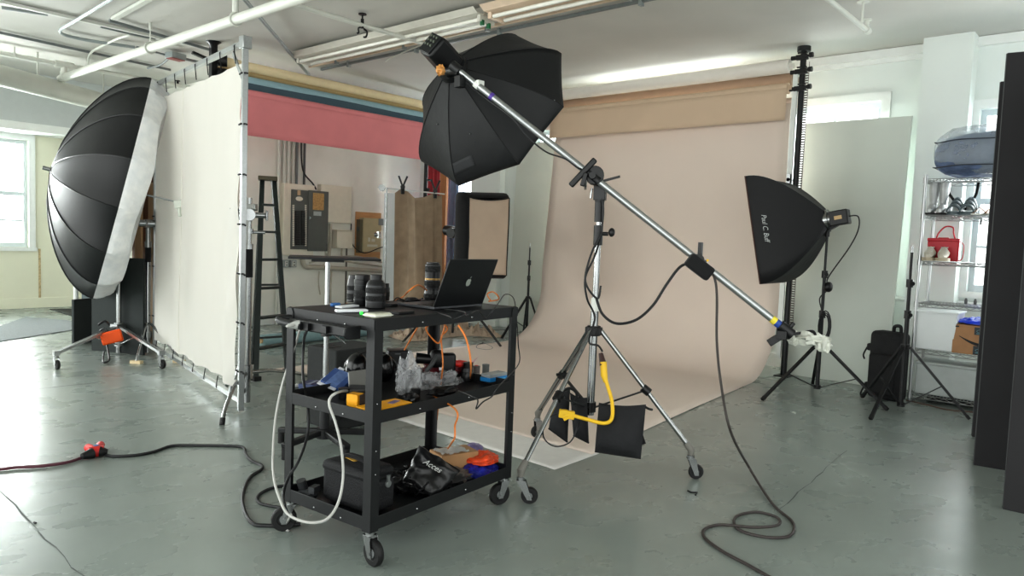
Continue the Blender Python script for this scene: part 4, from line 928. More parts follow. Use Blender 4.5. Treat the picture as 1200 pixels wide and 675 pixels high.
T = sandbag('sandbag', 'square black sandbag hanging from the right brace of the boom stand', [[bm(702, 472, -.12), bm(757, 474, -.18), bm(751, 537, -.2), bm(697, 529, -.14)]], .075)
obj('strap', MB(T).tube(spline([bm(755, 476, -.15), bm(760, 479, -.12), bm(764, 480, -.08)], 4), .007), BLK, T)
obj('handle_flap', MB(T).quad(bm(752, 505, .0), bm(757, 520, .0), bm(748, 523, .0), bm(744, 508, .0), .01), BLK, T)
T = sandbag('sandbag', 'black sandbag slumped over the back leg of the boom stand, behind the yellow socket', [[bm(651, 458, .25), bm(668, 456, .22), bm(665, 518, .12), bm(643, 502, .2)], [bm(668, 460, .12), bm(688, 466, .1), bm(690, 519, .05), bm(672, 510, .1)]], .07)
obj('handle', MB(T).tube(spline([bm(656, 460, .1), bm(668, 455, .05), bm(676, 462, .05), bm(672, 474, .05)], 5), .009), BLK, T)
cable('thin_wire', [bm(655, 484, -.19), bm(640, 492, -.15), bm(637, 512, -.1), bm(650, 523, -.1), bm(668, 518, -.1), bm(677, 500, -.1), bm(678, 488, -.12)], .004, CABLE, 'thin black wire looping below the yellow socket')
# ================================================================ SCRIM FRAME
MSCR = mat('white_silk', (243, 241, 234), .75, nz=.02, scale=4, trans=.0, bump=.12, bscale=7, stretch=(1, 1, .35))
def scrim_mat():
    nt = MSCR.node_tree; b = nt.nodes['Principled BSDF']; out = nt.nodes['Material Output']
    tr = nt.nodes.new('ShaderNodeBsdfTranslucent'); tr.inputs['Color'].default_value = (.95, .94, .9, 1); mx = nt.nodes.new('ShaderNodeMixShader'); mx.inputs[0].default_value = .5
    nt.links.new(b.outputs[0], mx.inputs[1]); nt.links.new(tr.outputs[0], mx.inputs[2]); nt.links.new(mx.outputs[0], out.inputs['Surface'])
scrim_mat()
A = fl(282, 469, .1); B = fl(181, 404, .1)      # bottom corners of the frame, near and far
Ah = ht(A, 304, 52); Bh = ht(B, 197, 101); A1 = V((A.x, A.y, Ah)); B1 = V((B.x, B.y, Bh))
dAB = (B - A).normalized(); nAB = V((dAB.y, -dAB.x, 0))
if nAB.dot(V((A.x, A.y, 0))) > 0: nAB = -nAB     # towards the camera
T = thing('diffusion_scrim', 'tall white silk diffusion scrim tied into a silver tube frame at left', 'scrim', (A + B) / 2 - V((0, 0, .1)))
obj('near_upright', MB(T).bar(A - V((0, 0, .08)), A1 + V((0, 0, .03)), .04, .04, up=dAB), ALU, T, bevel=.003)
obj('far_upright', MB(T).bar(B - V((0, 0, .02)), B1, .035, .035, up=dAB), ALU, T)
obj('top_bar', MB(T).bar(A1, B1, .038, .038), ALU, T)
obj('bottom_bar', MB(T).bar(A, B, .038, .038), ALU, T)
obj('corner_brace', MB(T).bar(A1 - V((0, 0, .3)), A1 + dAB * .3 - V((0, 0, .02)), .012, .03), ALU, T); obj('corner_brace', MB(T).bar(A + V((0, 0, .3)), A + dAB * .3, .012, .03), ALU, T)
obj('corner_block', MB(T).box(A1, (.07, .07, .09)), ALU, T, bevel=.004)
f00 = A + dAB * .14 + V((0, 0, .075)); f01 = B - dAB * .05 + V((0, 0, .06)); f10 = A1 + dAB * .05 - V((0, 0, .13)); f11 = B1 - dAB * .03 - V((0, 0, .16))
def scr(u, v):
    p = (f00 * (1 - u) + f01 * u) * (1 - v) + (f10 * (1 - u) + f11 * u) * v
    d = .018 * math.sin(u * 21 + 2 * noise.noise(V((u * 3, v * 2, 0)))) * (1 - v) ** 1.5 + .02 * noise.noise(V((u * 6, v * 1.5, 3)))
    d += .012 * math.sin((u + v * .7) * 34) * math.exp(-u * 9) + .02 * math.sin((u * 1.4 - v) * 26) * math.exp(-(1 - 0) * 4 * abs(u - .06)) * math.exp(-v * 5)
    k = -.014 * abs(math.sin(u * PI * 8)) * math.exp(-v * 40) + .012 * abs(math.sin(u * PI * 7)) * math.exp(-(1 - v) * 50)
    return p + nAB * d + V((0, 0, -k))
obj('silk', MB(T).sheet(scr, 110, 70), MSCR, T, label='white silk sheet', thick=0)
obj('centre_seam', MB(T).tube([scr(.62, i / 24) + nAB * .003 for i in range(25)], .004, 5), MSCR, T)
for i in range(8):
    t = (i + .5) / 8; p = A1.lerp(B1, t); q = scr(t, 1)
    obj('tie', MB(T).tube([p - V((0, 0, .13)) + nAB * .012, p + nAB * .025, p + V((0, 0, .03)), p - nAB * .025], .004, 6), BLK, T)
    p = A.lerp(B, t); q = scr(t, 0); obj('tie', MB(T).tube([p + V((0, 0, .09)) + nAB * .012, p + nAB * .025, p - V((0, 0, .03)), p - nAB * .025], .004, 6), BLK, T)
for i in range(7):
    t = (i + .6) / 7.2; p = A.lerp(A1, t); obj('tie', MB(T).tube([p + nAB * .02 + dAB * .06, p + nAB * .026, p - dAB * .028, p - dAB * .06 + V((0, 0, -.008))], .007, 6), BLK, T)
for i in range(5):
    t = (i + .6) / 5.2; p = B.lerp(B1, t); obj('tie', MB(T).tube([p + nAB * .02 - dAB * .05, p + nAB * .026, p + dAB * .028], .007, 6), BLK, T)
# photographic bird shaped clip hanging before the silk
c = scr(.66, .52) + nAB * .12
T = thing('grip_clip', 'pale flag clip on a thin rod in front of the left side of the scrim', 'clip', c)
sc_ = depth(c) / 859; r_, f_ = view_basis(c)
def cl(px, py): return dep(px, py, depth(c))
obj('rod', MB(T).cyl(cl(176, 229.5), cl(206, 236.5), .006), GREYP, T)
obj('clip_body', MB(T).bar(cl(205, 240), cl(217, 238.5), .05, .075).bar(cl(216, 240), cl(223.5, 240), .045, .085).bar(cl(212, 244), cl(213, 254), .04, .06), mat('clip_grey', (196, 200, 190), .55, nz=.05), T, bevel=.006)
# near scrim stand
C0 = fl(289, 474); zt = ht(C0, 296, 232); Pc = lambda z: V((C0.x, C0.y, z))
T = thing('scrim_stand', 'chrome grip stand with a black sleeve holding the near end of the scrim', 'light stand', C0)
obj('column', MB(T).cyl(Pc(.02), Pc(1.15), .028), CHR, T)
obj('black_sleeve', MB(T).cyl(Pc(ht(C0, 293, 325)), Pc(ht(C0, 294, 292)), .033), BLK, T)
obj('upper_tube', MB(T).cyl(Pc(1.1), Pc(zt), .02), CHR, T)
obj('collar', MB(T).cyl(Pc(ht(C0, 294, 292)), Pc(ht(C0, 294, 286)), .034), CHR, T); obj('collar', MB(T).cyl(Pc(ht(C0, 294, 274)), Pc(ht(C0, 294, 268)), .034).cyl(Pc(ht(C0, 294, 272)), Pc(ht(C0, 294, 272)) + view_basis(C0)[0] * .12, .012), CHR, T)
hz = ht(C0, 296, 252); r_, f_ = view_basis(C0)
obj('grip_head', MB(T).cyl(Pc(hz) - f_ * .07, Pc(hz) + f_ * .05, .05).cyl(Pc(hz) - r_ * .12, Pc(hz) + r_ * .12, .022).box(Pc(hz + .06), (.05, .12, .05), .6).box(Pc(hz) - r_ * .08, (.05, .06, .09)), CHR, T, bevel=.004)
obj('wing_handle', MB(T).bar(Pc(hz) - r_ * .13 + UP * .05, Pc(hz) - r_ * .13 - UP * .05, .02, .02).bar(Pc(hz) + r_ * .13 + UP * .04, Pc(hz) + r_ * .13 - UP * .04, .02, .02), CHR, T, bevel=.005)
hb = Pc(.26)
for q in (fl(260, 498), fl(372, 455), V((C0.x + .1, C0.y + .55, 0))):
    d = (V((q.x, q.y, 0)) - V((C0.x, C0.y, 0))); L_ = d.length; d.normalize()
    L = obj('leg', MB(T).tube(spline([hb, hb + d * .1 - UP * .01, hb + d * min(.3, L_ * .6) - UP * .03, q - d * .12 + UP * .13, V((q.x, q.y, .016))], 5), .0145), CHR, T)
    obj('foot_tip', MB(T).cyl(V((q.x, q.y, 0)) + UP * .045 - d * .02, V((q.x, q.y, .001)), .019), RUB, L)
obj('base_hub', MB(T).cyl(hb - UP * .05, hb + UP * .06, .042), CHR, T)
# far scrim stand
E0 = fl(173, 415); Pe = lambda z: V((E0.x, E0.y, z)); ze = ht(E0, 175, 258); r_, f_ = view_basis(E0)
T = thing('scrim_stand', 'chrome grip stand with a black sleeve behind the far left end of the scrim', 'light stand', E0)
obj('column', MB(T).cyl(Pe(.02), Pe(ht(E0, 174, 305)), .026), CHR, T)
obj('black_sleeve', MB(T).cyl(Pe(ht(E0, 174, 307)), Pe(ht(E0, 174, 283)), .03), BLK, T)
obj('upper_tube', MB(T).cyl(Pe(ht(E0, 174, 284)), Pe(ze), .024), CHR, T)
hz = ht(E0, 175, 262)
obj('grip_head', MB(T).cyl(Pe(hz) - r_ * .09, Pe(hz) + r_ * .07, .04).cyl(Pe(hz + .0) + r_ * .08, Pe(hz + .04) + r_ * .09, .03).box(Pe(hz + .0), (.07, .07, .09)), CHR, T, bevel=.005)
obj('round_plate', MB(T).lathe([(.02, -.01), (.13, -.01), (.13, .01), (.02, .01)], frame(Pe(hz + .03) + r_ * .1 - f_ * .04, r_ * .9 - f_ * .4, UP) @ Matrix.Diagonal((1, .35, 1, 1))), CHR, T)
obj('collar', MB(T).cyl(Pe(ht(E0, 173, 395)), Pe(ht(E0, 173, 388)), .04), CHR, T); obj('collar', MB(T).cyl(Pe(ht(E0, 173, 290)), Pe(ht(E0, 173, 283)), .034), CHR, T)
for q in (fl(160, 426), fl(210, 425), V((E0.x + .2, E0.y + .4, 0))):
    d = (V((q.x, q.y, 0)) - V((E0.x, E0.y, 0))).normalized()
    L = obj('leg', MB(T).tube(spline([Pe(.33), Pe(.32) + d * .12, q - d * .1 + UP * .1, V((q.x, q.y, .018))], 5), .013), CHR, T)
    obj('foot_tip', MB(T).box((q.x, q.y, .015), (.05, .12, .03), .5), mat('tan_tape', (214, 196, 160), .7), L)

# ================================================================ PARABOLIC UMBRELLA
K = fl(139, 415); ZU = depth(K) - .1
ctr = dep(143, 221, ZU); r_, f_ = view_basis(ctr); rr_ = V(r_)
tl = math.radians(13); ax = (rr_ * math.cos(tl) - UP * math.sin(tl) + f_ * .02).normalized()
RU, DU = 1.20, .66
apex = ctr - ax * DU
e1 = (UP - ax * UP.dot(ax)).normalized(); e2 = ax.cross(e1)
NR = 16
def rimp(u):
    k = (u * NR) % NR; i = int(k); f = k - i
    a, b = 2 * PI * (i + .5) / NR, 2 * PI * (i + 1.5) / NR
    return (e1 * math.cos(a) + e2 * math.sin(a)) * (1 - f) + (e1 * math.cos(b) + e2 * math.sin(b)) * f, f
def umb(u, v):
    c, f = rimp(u); s = v; rad = RU * math.sqrt(max(0, 1 - (1 - s) ** 2.0)) if s > 0 else 0
    rad = RU * (1 - (1 - s) ** 1.75) ** .62
    return apex + ax * DU * s + c * rad * (1 - .02 * math.sin(PI * f))
T = thing('parabolic_umbrella', 'giant black parabolic umbrella tilted towards the scrim at far left', 'umbrella', ctr)
obj('canopy', MB(T).sheet(umb, NR * 5, 26), mat('umbrella_nylon', (13, 15, 17), .5, nz=.08, scale=3, bump=.08, bscale=5), T, smooth=16)
for i in range(NR):
    obj('rib', MB(T).tube([umb(i / NR, v / 14) - ax * .004 + (umb(i / NR, v / 14) - apex).normalized() * .0 for v in range(15)], .006, 5), mat('rib_black', (22, 23, 25), .3), T)
obj('ferrule', MB(T).cyl(apex - ax * .07, apex + ax * .05, .02), CHR, T)
def skirt(u, v):
    c, f = rimp(u); w_ = .19 + .02 * math.sin(u * 40)
    rad = RU * (1 - .02 * math.sin(PI * f)) - .10 * v ** 2 + .012 * noise.noise(V((u * 60, v * 4, 0)))
    return ctr + ax * (w_ * v) + c * rad
MSK = mat('translucent_nylon', (246, 249, 252), .45, nz=.08, scale=10, bump=1.0, bscale=9, alpha=.88)
obj('diffuser_skirt', MB(T).sheet(skirt, NR * 8, 6), MSK, T, label='crinkled translucent white diffuser edge')
obj('diffuser_front', MB(T).sheet(lambda u, v: ctr + ax * (.19 + .05 * v) + (skirt(u, 1) - ctr - ax * .19) * (1 - v), NR * 2, 8), MSK, T)
obj('shaft', MB(T).cyl(apex, ctr + ax * .35, .012), CHR, T)
# roller stand under the umbrella
T = thing('roller_stand', 'white-silver wide rolling stand carrying the giant umbrella', 'light stand', K)
Pk = lambda z: V((K.x, K.y, z))
zkt = ctr.z - .12
obj('column', MB(T).cyl(Pk(.015), Pk(1.0), .026), CHR, T)
obj('upper_tube', MB(T).cyl(Pk(.95), Pk(zkt), .02), CHR, T)
obj('mount', MB(T).cyl(Pk(zkt - .05), Pk(zkt + .1), .04), BPL, T)
obj('hub', MB(T).cyl(Pk(.27), Pk(.34), .045).box(Pk(.31), (.15, .09, .045), .5), ALU, T, bevel=.004)
obj('lower_collar', MB(T).cyl(Pk(.09), Pk(.14), .042), ALU, T)
obj('hub_handle', MB(T).tube(spline([Pk(.31) - r_ * .08, Pk(.36) - r_ * .13, Pk(.32) - r_ * .19], 4), .012), BPL, T)
for q, an in ((fl(67, 433), 1.0), (fl(190, 432), .2), (fl(152, 410) + V((.1, .15, 0)), .5)):
    q = V((q.x, q.y, 0)); d = (q - V((K.x, K.y, 0))); d.z = 0; d.normalize(); s = V((-d.y, d.x, 0))
    top = caster(T, q, .045, .13, m_fork=CHR, ang=math.atan2(d.y, d.x) + an, off=.02)
    a = Pk(.30) + d * .05; b = V((top.x, top.y, .155))
    obj('leg', MB(T).bar(a + s * .012, b + s * .012, .014, .028).bar(a - s * .012, b - s * .012, .014, .028).box(b, (.05, .05, .045)).cyl(b, top, .014), ALU, T)
    m_ = a.lerp(b, .4); obj('brace', MB(T).bar(Pk(.11) + d * .04, m_, .022, .01), ALU, T)
c = dep(131, 395, depth(K) - .25)
solo('orange_weight', lambda m: m.box(c, (.2, .07, .13), Matrix.Rotation(math.atan2(r_.y, r_.x), 3, 'Z') @ Matrix.Rotation(-.25, 3, 'Y')), mat('orange_vinyl', (238, 92, 22), .5, nz=.06), 'bright orange pouch hanging on the leg of the umbrella stand', 'pouch', loc=c, bevel=.02, seg=3)
cable('black_cable', [dep(117, 388, depth(K) - .25), dep(122, 385, depth(K) - .25), dep(127, 390, depth(K) - .25), dep(125, 402, depth(K) - .2), fl(128, 421, .03), fl(121, 424, .02), dep(122, 412, depth(K) - .1)], .009, CABLE, 'short looped black cord at the hub of the umbrella stand')
# floor cable at left with red splitter
pts = [fl(-40, 554), fl(0, 552), fl(18, 550), fl(50, 548), fl(78, 544), fl(97, 538)]
cable('extension_cord', [p + V((0, 0, .01)) for p in pts], .009, mat('maroon_cable', (88, 44, 56), .5), 'dark red cord entering at the left edge and ending at the red splitter', cat='cord')
T = thing('power_splitter', 'red and black three-way power splitter lying on the floor at left', 'power splitter', fl(110, 537))
def ff2(px, py, z=.03): p = fl(px, py, 0); return V((p.x, p.y, z))
obj('splitter_body', MB(T).tube([ff2(104, 536), ff2(121, 534)], .032, 12).tube([ff2(112, 534), ff2(103, 530)], .024).tube([ff2(114, 533), ff2(118, 527)], .024), mat('red_rubber', (206, 44, 40), .5, nz=.06), T)
obj('black_plug', MB(T).tube([ff2(96, 540, .026), ff2(108, 537)], [.018, .034]).tube([ff2(117, 535), ff2(126, 534.5, .026)], [.034, .016]), BPL, T)
obj('rating_sticker', MB(T).box(ff2(113, 534, .064), (.03, .02, .002), .5), mat('blue_print', (60, 110, 170), .5), T)
pts = [fl(124, 535), fl(135, 536.5), fl(160, 535), fl(180, 531), fl(202, 524), fl(230, 523.5), fl(262, 524), fl(284, 525.5), fl(288, 534), fl(294, 541), fl(306, 547), fl(306, 552), fl(294, 560), fl(287, 572), fl(284, 588), fl(288, 605), fl(297, 616), fl(312, 618), fl(330, 618), fl(352, 616)]
cable('extension_cord', [p + V((0, 0, .009)) for p in pts], .009, CABLE, 'long black cord winding over the floor from the red splitter to the cart wheel', cat='cord')
pts = [fl(358, 568), fl(345, 570), fl(325, 572), fl(308, 578), fl(301, 586), fl(306, 592), fl(325, 596), fl(338, 597), fl(348, 590)]
cable('black_cable', [p + V((0, 0, .008)) for p in pts], .008, CABLE, 'black cord loop on the floor behind the left cart wheel', cat='cord')
# ================================================================ CART
CR = 5.0 * PI / 180; cd = V((math.cos(CR), math.sin(CR), 0)); cs = V((-math.sin(CR), math.cos(CR), 0))
CF = V((1.885, 2.40, 0)); CL_, CW_ = .99, .575
CCN = CF + cd * CL_ / 2 + cs * CW_ / 2
T = thing('utility_cart', 'black three-tier metal cart on casters loaded with camera gear in the foreground', 'cart', CCN, CR)
CART = T
def cp(a, b, z): return CF + cd * a + cs * b + V((0, 0, z))     # along, across, up
ZT, ZM, ZB = 1.045, .618, .172
RC3 = Matrix.Rotation(CR, 3, 'Z')
def shelf(name, z, z0, z1):
    g = MB(T); g.box(cp(CL_ / 2, CW_ / 2, z), (CL_, CW_, .006), RC3)
    for b in (0, CW_): g.box(cp(CL_ / 2, b, (z0 + z1) / 2), (CL_, .005, z1 - z0), RC3)
    for a in (0, CL_): g.box(cp(a, CW_ / 2, (z0 + z1) / 2), (.005, CW_, z1 - z0), RC3)
    o = obj(name, g, BMET, T, bevel=.002)
    for a in (.28, .62):
        obj('screw_head', MB(T).blob(cp(a, -.004, (z0 + z1) / 2 - .005), (.01, .008, .01), n=8), CHR, o)
    for b in (.18, .36):
        obj('screw_head', MB(T).blob(cp(-.004, b, (z0 + z1) / 2 - .012), (.008, .01, .01), n=8), CHR, o)
shelf('top_shelf', ZT, .995, ZT + .003); shelf('middle_shelf', ZM - .004, ZM - .012, ZM + .042); shelf('bottom_shelf', ZB - .02, ZB - .024, ZB + .034)
for a, sa in ((0, 1), (CL_, -1)):
    for b, sb in ((0, 1), (CW_, -1)):
        w_ = .048; g = MB(T)
        prof = [(0, 0), (w_ * sa, 0), (w_ * sa, .004 * sb), (.004 * sa, .004 * sb), (.004 * sa, w_ * sb), (0, w_ * sb)]
        o_ = cp(a - .003 * sa, b - .003 * sb, .142)
        Mx = Matrix.Translation(o_) @ Matrix.Rotation(CR, 4, 'Z')
        L = obj('leg', g.prism(prof, Mx, .888), BMET, T, smooth=0)
        # rounded tab at the top of each leg face
        g = MB(T); o2 = cp(a - .003 * sa, b - .003 * sb, 1.03)
        for dirn, nn in ((cd * sa, cs * -sb), (cs * sb, cd * -sa)):
            pts = [o2 + dirn * x + V((0, 0, z)) for x, z in ((0, -.03), (w_, -.03), (w_, 0), (w_ * .8, .016), (w_ * .4, .02), (0, .014))]
            n = len(pts); g.add(pts + [p + nn * .004 for p in pts], [tuple(range(n)), tuple(range(2 * n - 1, n - 1, -1))] + [(i, (i + 1) % n, n + (i + 1) % n, n + i) for i in range(n)])
        obj('tab', g, BMET, L, smooth=0)
        for z in (.25, .35, .55):
            obj('screw_head', MB(T).blob(o_ + cd * sa * .02 - cs * sb * .005 + V((0, 0, z)), (.007, .006, .007), n=8), CHR, L)
for a, b, an in ((.02, .02, -1.6), (CL_ - .02, .02, 2.8), (.02, CW_ - .02, 2.6), (CL_ - .02, CW_ - .02, .6)):
    p = cp(a, b, 0); d = V((math.cos(an), math.sin(an), 0)); caster(T, p + d * .03, .058, .146, ang=an, off=.03, w_=.03)
# power strip and handle on the left short end
PS = obj('power_strip', MB(T).box(cp(-.028, .30, .985), (.05, .40, .045), RC3), BPL, T, bevel=.006)
obj('strip_socket', MB(T).box(cp(-.06, .24, .985), (.02, .035, .03), RC3), BPL, PS); obj('strip_socket', MB(T).box(cp(-.06, .36, .985), (.02, .035, .03), RC3), BPL, PS)
obj('push_handle', MB(T).tube(spline([cp(0, CW_ - .03, 1.0), cp(-.05, CW_ - .01, 1.0), cp(-.07, CW_ - .05, .99), cp(-.07, .38, .985)], 5), .017), BMET, T)
obj('handle_bracket', MB(T).box(cp(-.03, .09, .985), (.06, .012, .055), RC3).cyl(cp(-.06, .084, .985), cp(-.06, .096, .985), .028), BMET, T, bevel=.003)

def onT(px, py, z=ZT + .004): return fl(px, py, z)
# white power cable: plug in strip, down outside, loop near the floor and back up to the middle shelf
wcp = [cp(-.075, .40, .99), cp(-.12, .42, .985), dep(352, 380, 3.45), dep(344, 410, 3.4), dep(331, 450, 3.4), dep(323, 490, 3.35), dep(320, 530, 3.25), dep(321, 560, 3.1), dep(328, 585, 3.0), dep(338, 603, 2.95), dep(360, 612, 2.9), dep(382, 609, 2.9), dep(396, 590, 2.95), dep(402, 560, 3.0), dep(400, 525, 3.0), dep(393, 495, 3.0), dep(386, 475, 3.02), dep(388, 465, 3.04), dep(398, 459, 3.1), onT(408, 458, ZM + .03)]
cable('white_power_cable', wcp, .0058, CABLEW, 'white power cable looping down from the power strip at the left end of the cart', k=8)
solo('power_plug', lambda m: m.tube([cp(-.115, .418, .986), cp(-.09, .41, .988), cp(-.07, .40, .99)], [.009, .017, .02]), mat('grey_plug', (170, 172, 168), .5), 'grey-white plug pushed into the cart power strip', 'plug', loc=cp(-.09, .41, .988))
bcp = [cp(-.06, .36, .97), dep(356, 400, 3.5), dep(355, 440, 3.5), dep(361, 480, 3.4), dep(360, 510, 3.35), dep(350, 540, 3.25), dep(338, 560, 3.2), dep(332, 580, 3.12), dep(336, 600, 3.05), fl(345, 612, .03)]
cable('black_power_cable', bcp, .0065, CABLE, 'black power cable hanging inside the white loop at the left end of the cart')
cable('chrome_cable_end', [fl(338, 622, .006), fl(331, 619, .006), fl(336, 613, .03), dep(341, 603, 3.0)], .005, CABLEW, 'short pale cable tail beside the left cart wheel')

# ---- laptop
BLv = onT(508.5, 363.5); YW, LE, LW_, lh = math.radians(4), math.radians(22), 0.358, 0.25
hd_ = V((math.cos(YW), math.sin(YW), 0)); bk_ = V((-hd_.y, hd_.x, 0)); BRv = BLv + hd_ * LW_
T = thing('laptop', 'open black laptop with a pale apple emblem on its lid, on the cart top', 'laptop', BLv)
DL = lh
obj('base', MB(T).quad(BLv + UP * .002, BRv + UP * .002, BRv + bk_ * DL + UP * .002, BLv + bk_ * DL + UP * .002, .013), mat('laptop_aluminium', (96, 98, 102), .35, .6), T, bevel=.003)
obj('keyboard', MB(T).quad(BLv + hd_ * .02 + bk_ * .03 + UP * .0155, BRv - hd_ * .02 + bk_ * .03 + UP * .0155, BRv - hd_ * .02 + bk_ * .13 + UP * .0155, BLv + hd_ * .02 + bk_ * .13 + UP * .0155, .001), BPL, T)
lu = UP * math.cos(LE) - bk_ * math.sin(LE); lns = hd_.cross(lu)
if lns.dot(V((BLv.x, BLv.y, 0))) < 0: lns = -lns   # away from the camera
l0, l1 = BLv + UP * .012, BRv + UP * .012
if hd_.cross(lu).dot(lns) < 0: l0, l1 = l0 + lns * .007, l1 + lns * .007
obj('lid', MB(T).quad(l0, l1, l1 + lu * lh, l0 + lu * lh, .007), mat('laptop_black', (16, 18, 20), .45, nz=.1, scale=30), T, bevel=.003)
o_ = obj('screen', MB(T).quad(l0 + hd_ * .01 + lns * .0075 + lu * .015, l1 - hd_ * .01 + lns * .0075 + lu * .015, l1 - hd_ * .01 + lns * .0075 + lu * (lh - .01), l0 + hd_ * .01 + lns * .0075 + lu * (lh - .01), .0008), BPL, T)
# emblem: a bitten apple with a leaf
em = (BLv + BRv) / 2 + UP * .012 - lns * .001 + lu * (lh * .52)
def apple(t):
    a = t * 2 * PI; r = 1 + .06 * math.cos(2 * a); x, y = .9 * r * math.sin(a), r * math.cos(a)
    y -= .22 * math.exp(-(x / .28) ** 2) * (1 if y > 0 else -.6); return x, y
pl = []
for i in range(60):
    x, y = apple(i / 60)
    if (x - 1.12) ** 2 + (y - .12) ** 2 < .42 ** 2:
        dx, dy = x - 1.12, y - .12; n_ = math.hypot(dx, dy) + 1e-6; x, y = 1.12 - .42 * abs(dx) / n_, .12 + .42 * dy / n_
    pl.append((x * .02, y * .02))
fz = hd_.cross(lu); Mx = frame(em - lns * .004, fz, hd_)
MEM = mat('emblem_grey', (150, 156, 148), .5, nz=.02)
g = MB(T); 
cpt = [Mx @ V((x, y, .0)) for x, y in pl]; 
zo = -lns * .0015
g.add([p + zo for p in cpt], [tuple(range(len(cpt)))])
lf = [(0.001, .0215), (.004, .030), (.0115, .034), (.0085, .0255)]
g.add([Mx @ V((x, y, 0)) + zo for x, y in lf], [(0, 1, 2, 3)])
obj('emblem', g, MEM, T, label='pale bitten-apple emblem', smooth=0)

# ---- lenses
MLENS = mat('lens_black', (13, 14, 16), .35, nz=.08); MRIB = mat('lens_rubber', (20, 21, 22), .7, nz=.1, bump=.5, bscale=220)
MGOLDR = mat('gold_ring', (196, 156, 84), .35, .6)
def lens(c, prof, label, rings=(), grips=(), group=None, cat='camera lens', kz=1.06, kr=1.03):
    prof = [(r * kr, z * kz) for r, z in prof]; rings = [(r * kr, z * kz, m) for r, z, m in rings]; grips = [(r * kr, a * kz, b * kz) for r, a, b in grips]
    T = thing('camera_lens', label, cat, c)
    obj('barrel', MB(T).lathe(prof, c=c, n=32), MLENS, T, smooth=30)
    for r, z0, z1 in grips:
        obj('grip_ring', MB(T).lathe([(r - .002, z0 - .001)] + [(r + (.0012 if i % 2 else 0), z0 + (z1 - z0) * i / 8) for i in range(9)] + [(r - .002, z1 + .001)], c=c, n=40), MRIB, T, smooth=10)
    for r, z, m in rings: obj('trim_ring', MB(T).lathe([(r - .001, z - .0012), (r + .0006, z - .0012), (r + .0006, z + .0012), (r - .001, z + .0012)], c=c, n=32), m, T)
    return T
MSIL = mat('silver_ring', (62, 64, 66), .4, .5)
lens(onT(440, 361), [(.043, 0), (.046, .004), (.0455, .095), (.041, .112), (.034, .12), (.033, .124), (.026, .126), (.027, .148), (.024, .149)], 'fat black zoom lens nearest the camera among those standing on the cart', [(.046, .028, MSIL), (.046, .062, MSIL), (.0445, .1, MSIL)], [(.046, .034, .056), (.046, .068, .092)])
lens(onT(424, 358), [(.036, 0), (.038, .004), (.037, .09), (.039, .1), (.039, .118), (.034, .12), (.034, .14), (.028, .142)], 'black lens standing just left of the fat zoom lens', [(.0385, .03, MSIL), (.0385, .095, MSIL)], [(.038, .04, .07)])
lens(onT(415, 353.5), [(.034, 0), (.036, .003), (.036, .08), (.034, .1), (.03, .115), (.028, .128)], 'leftmost black lens, hindmost of the lenses on the cart', [(.0365, .05, MSIL)], [(.036, .012, .04), (.036, .056, .078)])
lens(onT(449.5, 352), [(.028, 0), (.03, .002), (.03, .06), (.026, .07), (.026, .085)], 'small black lens hidden behind the fat zoom lens', [], [(.03, .02, .045)])
lens(onT(506, 351), [(.04, 0), (.042, .003), (.042, .028), (.039, .036), (.039, .055), (.041, .06), (.04, .085), (.0385, .1), (.0395, .112), (.0395, .148), (.0375, .152), (.033, .154), (.033, .16), (.03, .16)], 'tall black telephoto lens with a gold band, behind the laptop lid', kz=1.28, kr=1.06, rings=[(.0412, .087, MGOLDR), (.0405, .091, MGOLDR), (.042, .05, MSIL)], grips=[(.0395, .118, .145), (.041, .062, .08), (.042, .008, .026)])
# small items on the top shelf
def slab(name, c, size, rz, m, label, cat, bevel=.003, rx=0.0, extra=None):
    R = Matrix.Rotation(rz, 3, 'Z') @ Matrix.Rotation(rx, 3, 'X'); c = V(c)
    return solo(name, lambda b: b.box(c, size, R), m, label, cat, loc=c, bevel=bevel)
MW = mat('white_paper_pad', (226, 228, 232), .6, nz=.03); MBLU = mat('blue_print', (60, 96, 190), .5, nz=.1)
slab('notepad', onT(407, 359, ZT + .008), (.12, .045, .01), .2, MW, 'narrow white notepad lying at the left end of the cart top', 'notepad')
slab('blue_marker', onT(393, 357, ZT + .014), (.05, .02, .018), 0, MBLU, 'blue capped marker end lying on the narrow white notepad', 'marker', .006)
slab('white_device', onT(412, 364, ZT + .012), (.14, .04, .012), -.35, MW, 'white slim card reader with a glowing green corner at the cart edge', 'card reader')
slab('green_light', onT(423.5, 367, ZT + .013), (.012, .016, .014), -.3, mat('green_led', (60, 220, 80), .3, emit=1.0), 'small green lit connector on the white card reader', 'connector')
c = onT(443, 369, ZT + .012)
T = thing('clear_case', 'rounded clear plastic case lying on the near corner of the cart top', 'plastic case', c)
obj('case_shell', MB(T).box(c, (.10, .075, .02), CR), mat('clear_case_plastic', (216, 218, 200), .2, alpha=.8, nz=.03), T, bevel=.009, seg=3)
obj('case_rim', MB(T).box(c, (.104, .079, .004), CR), mat('case_rim', (230, 232, 224), .3), T, bevel=.001); obj('inner_cards', MB(T).box(c, (.08, .055, .012), CR), mat('pinkish_card', (190, 178, 160), .6, nz=.2, scale=80), T)
slab('phone', onT(471, 366, ZT + .009), (.1, .06, .012), .1, BPL, 'black phone lying flat between the clear case and the laptop', 'phone')
slab('small_drive', onT(455, 357, ZT + .01), (.05, .08, .014), .2, BPL, 'small black drive behind the black phone', 'drive')
c = onT(482, 352, ZT + .016)
T = thing('card_reader', 'black gadget with tangled cords between the fat lens and the tall lens', 'gadget', c)
obj('body', MB(T).blob(c, (.07, .05, .032), amp=.15, sq=.6), BPL, T)
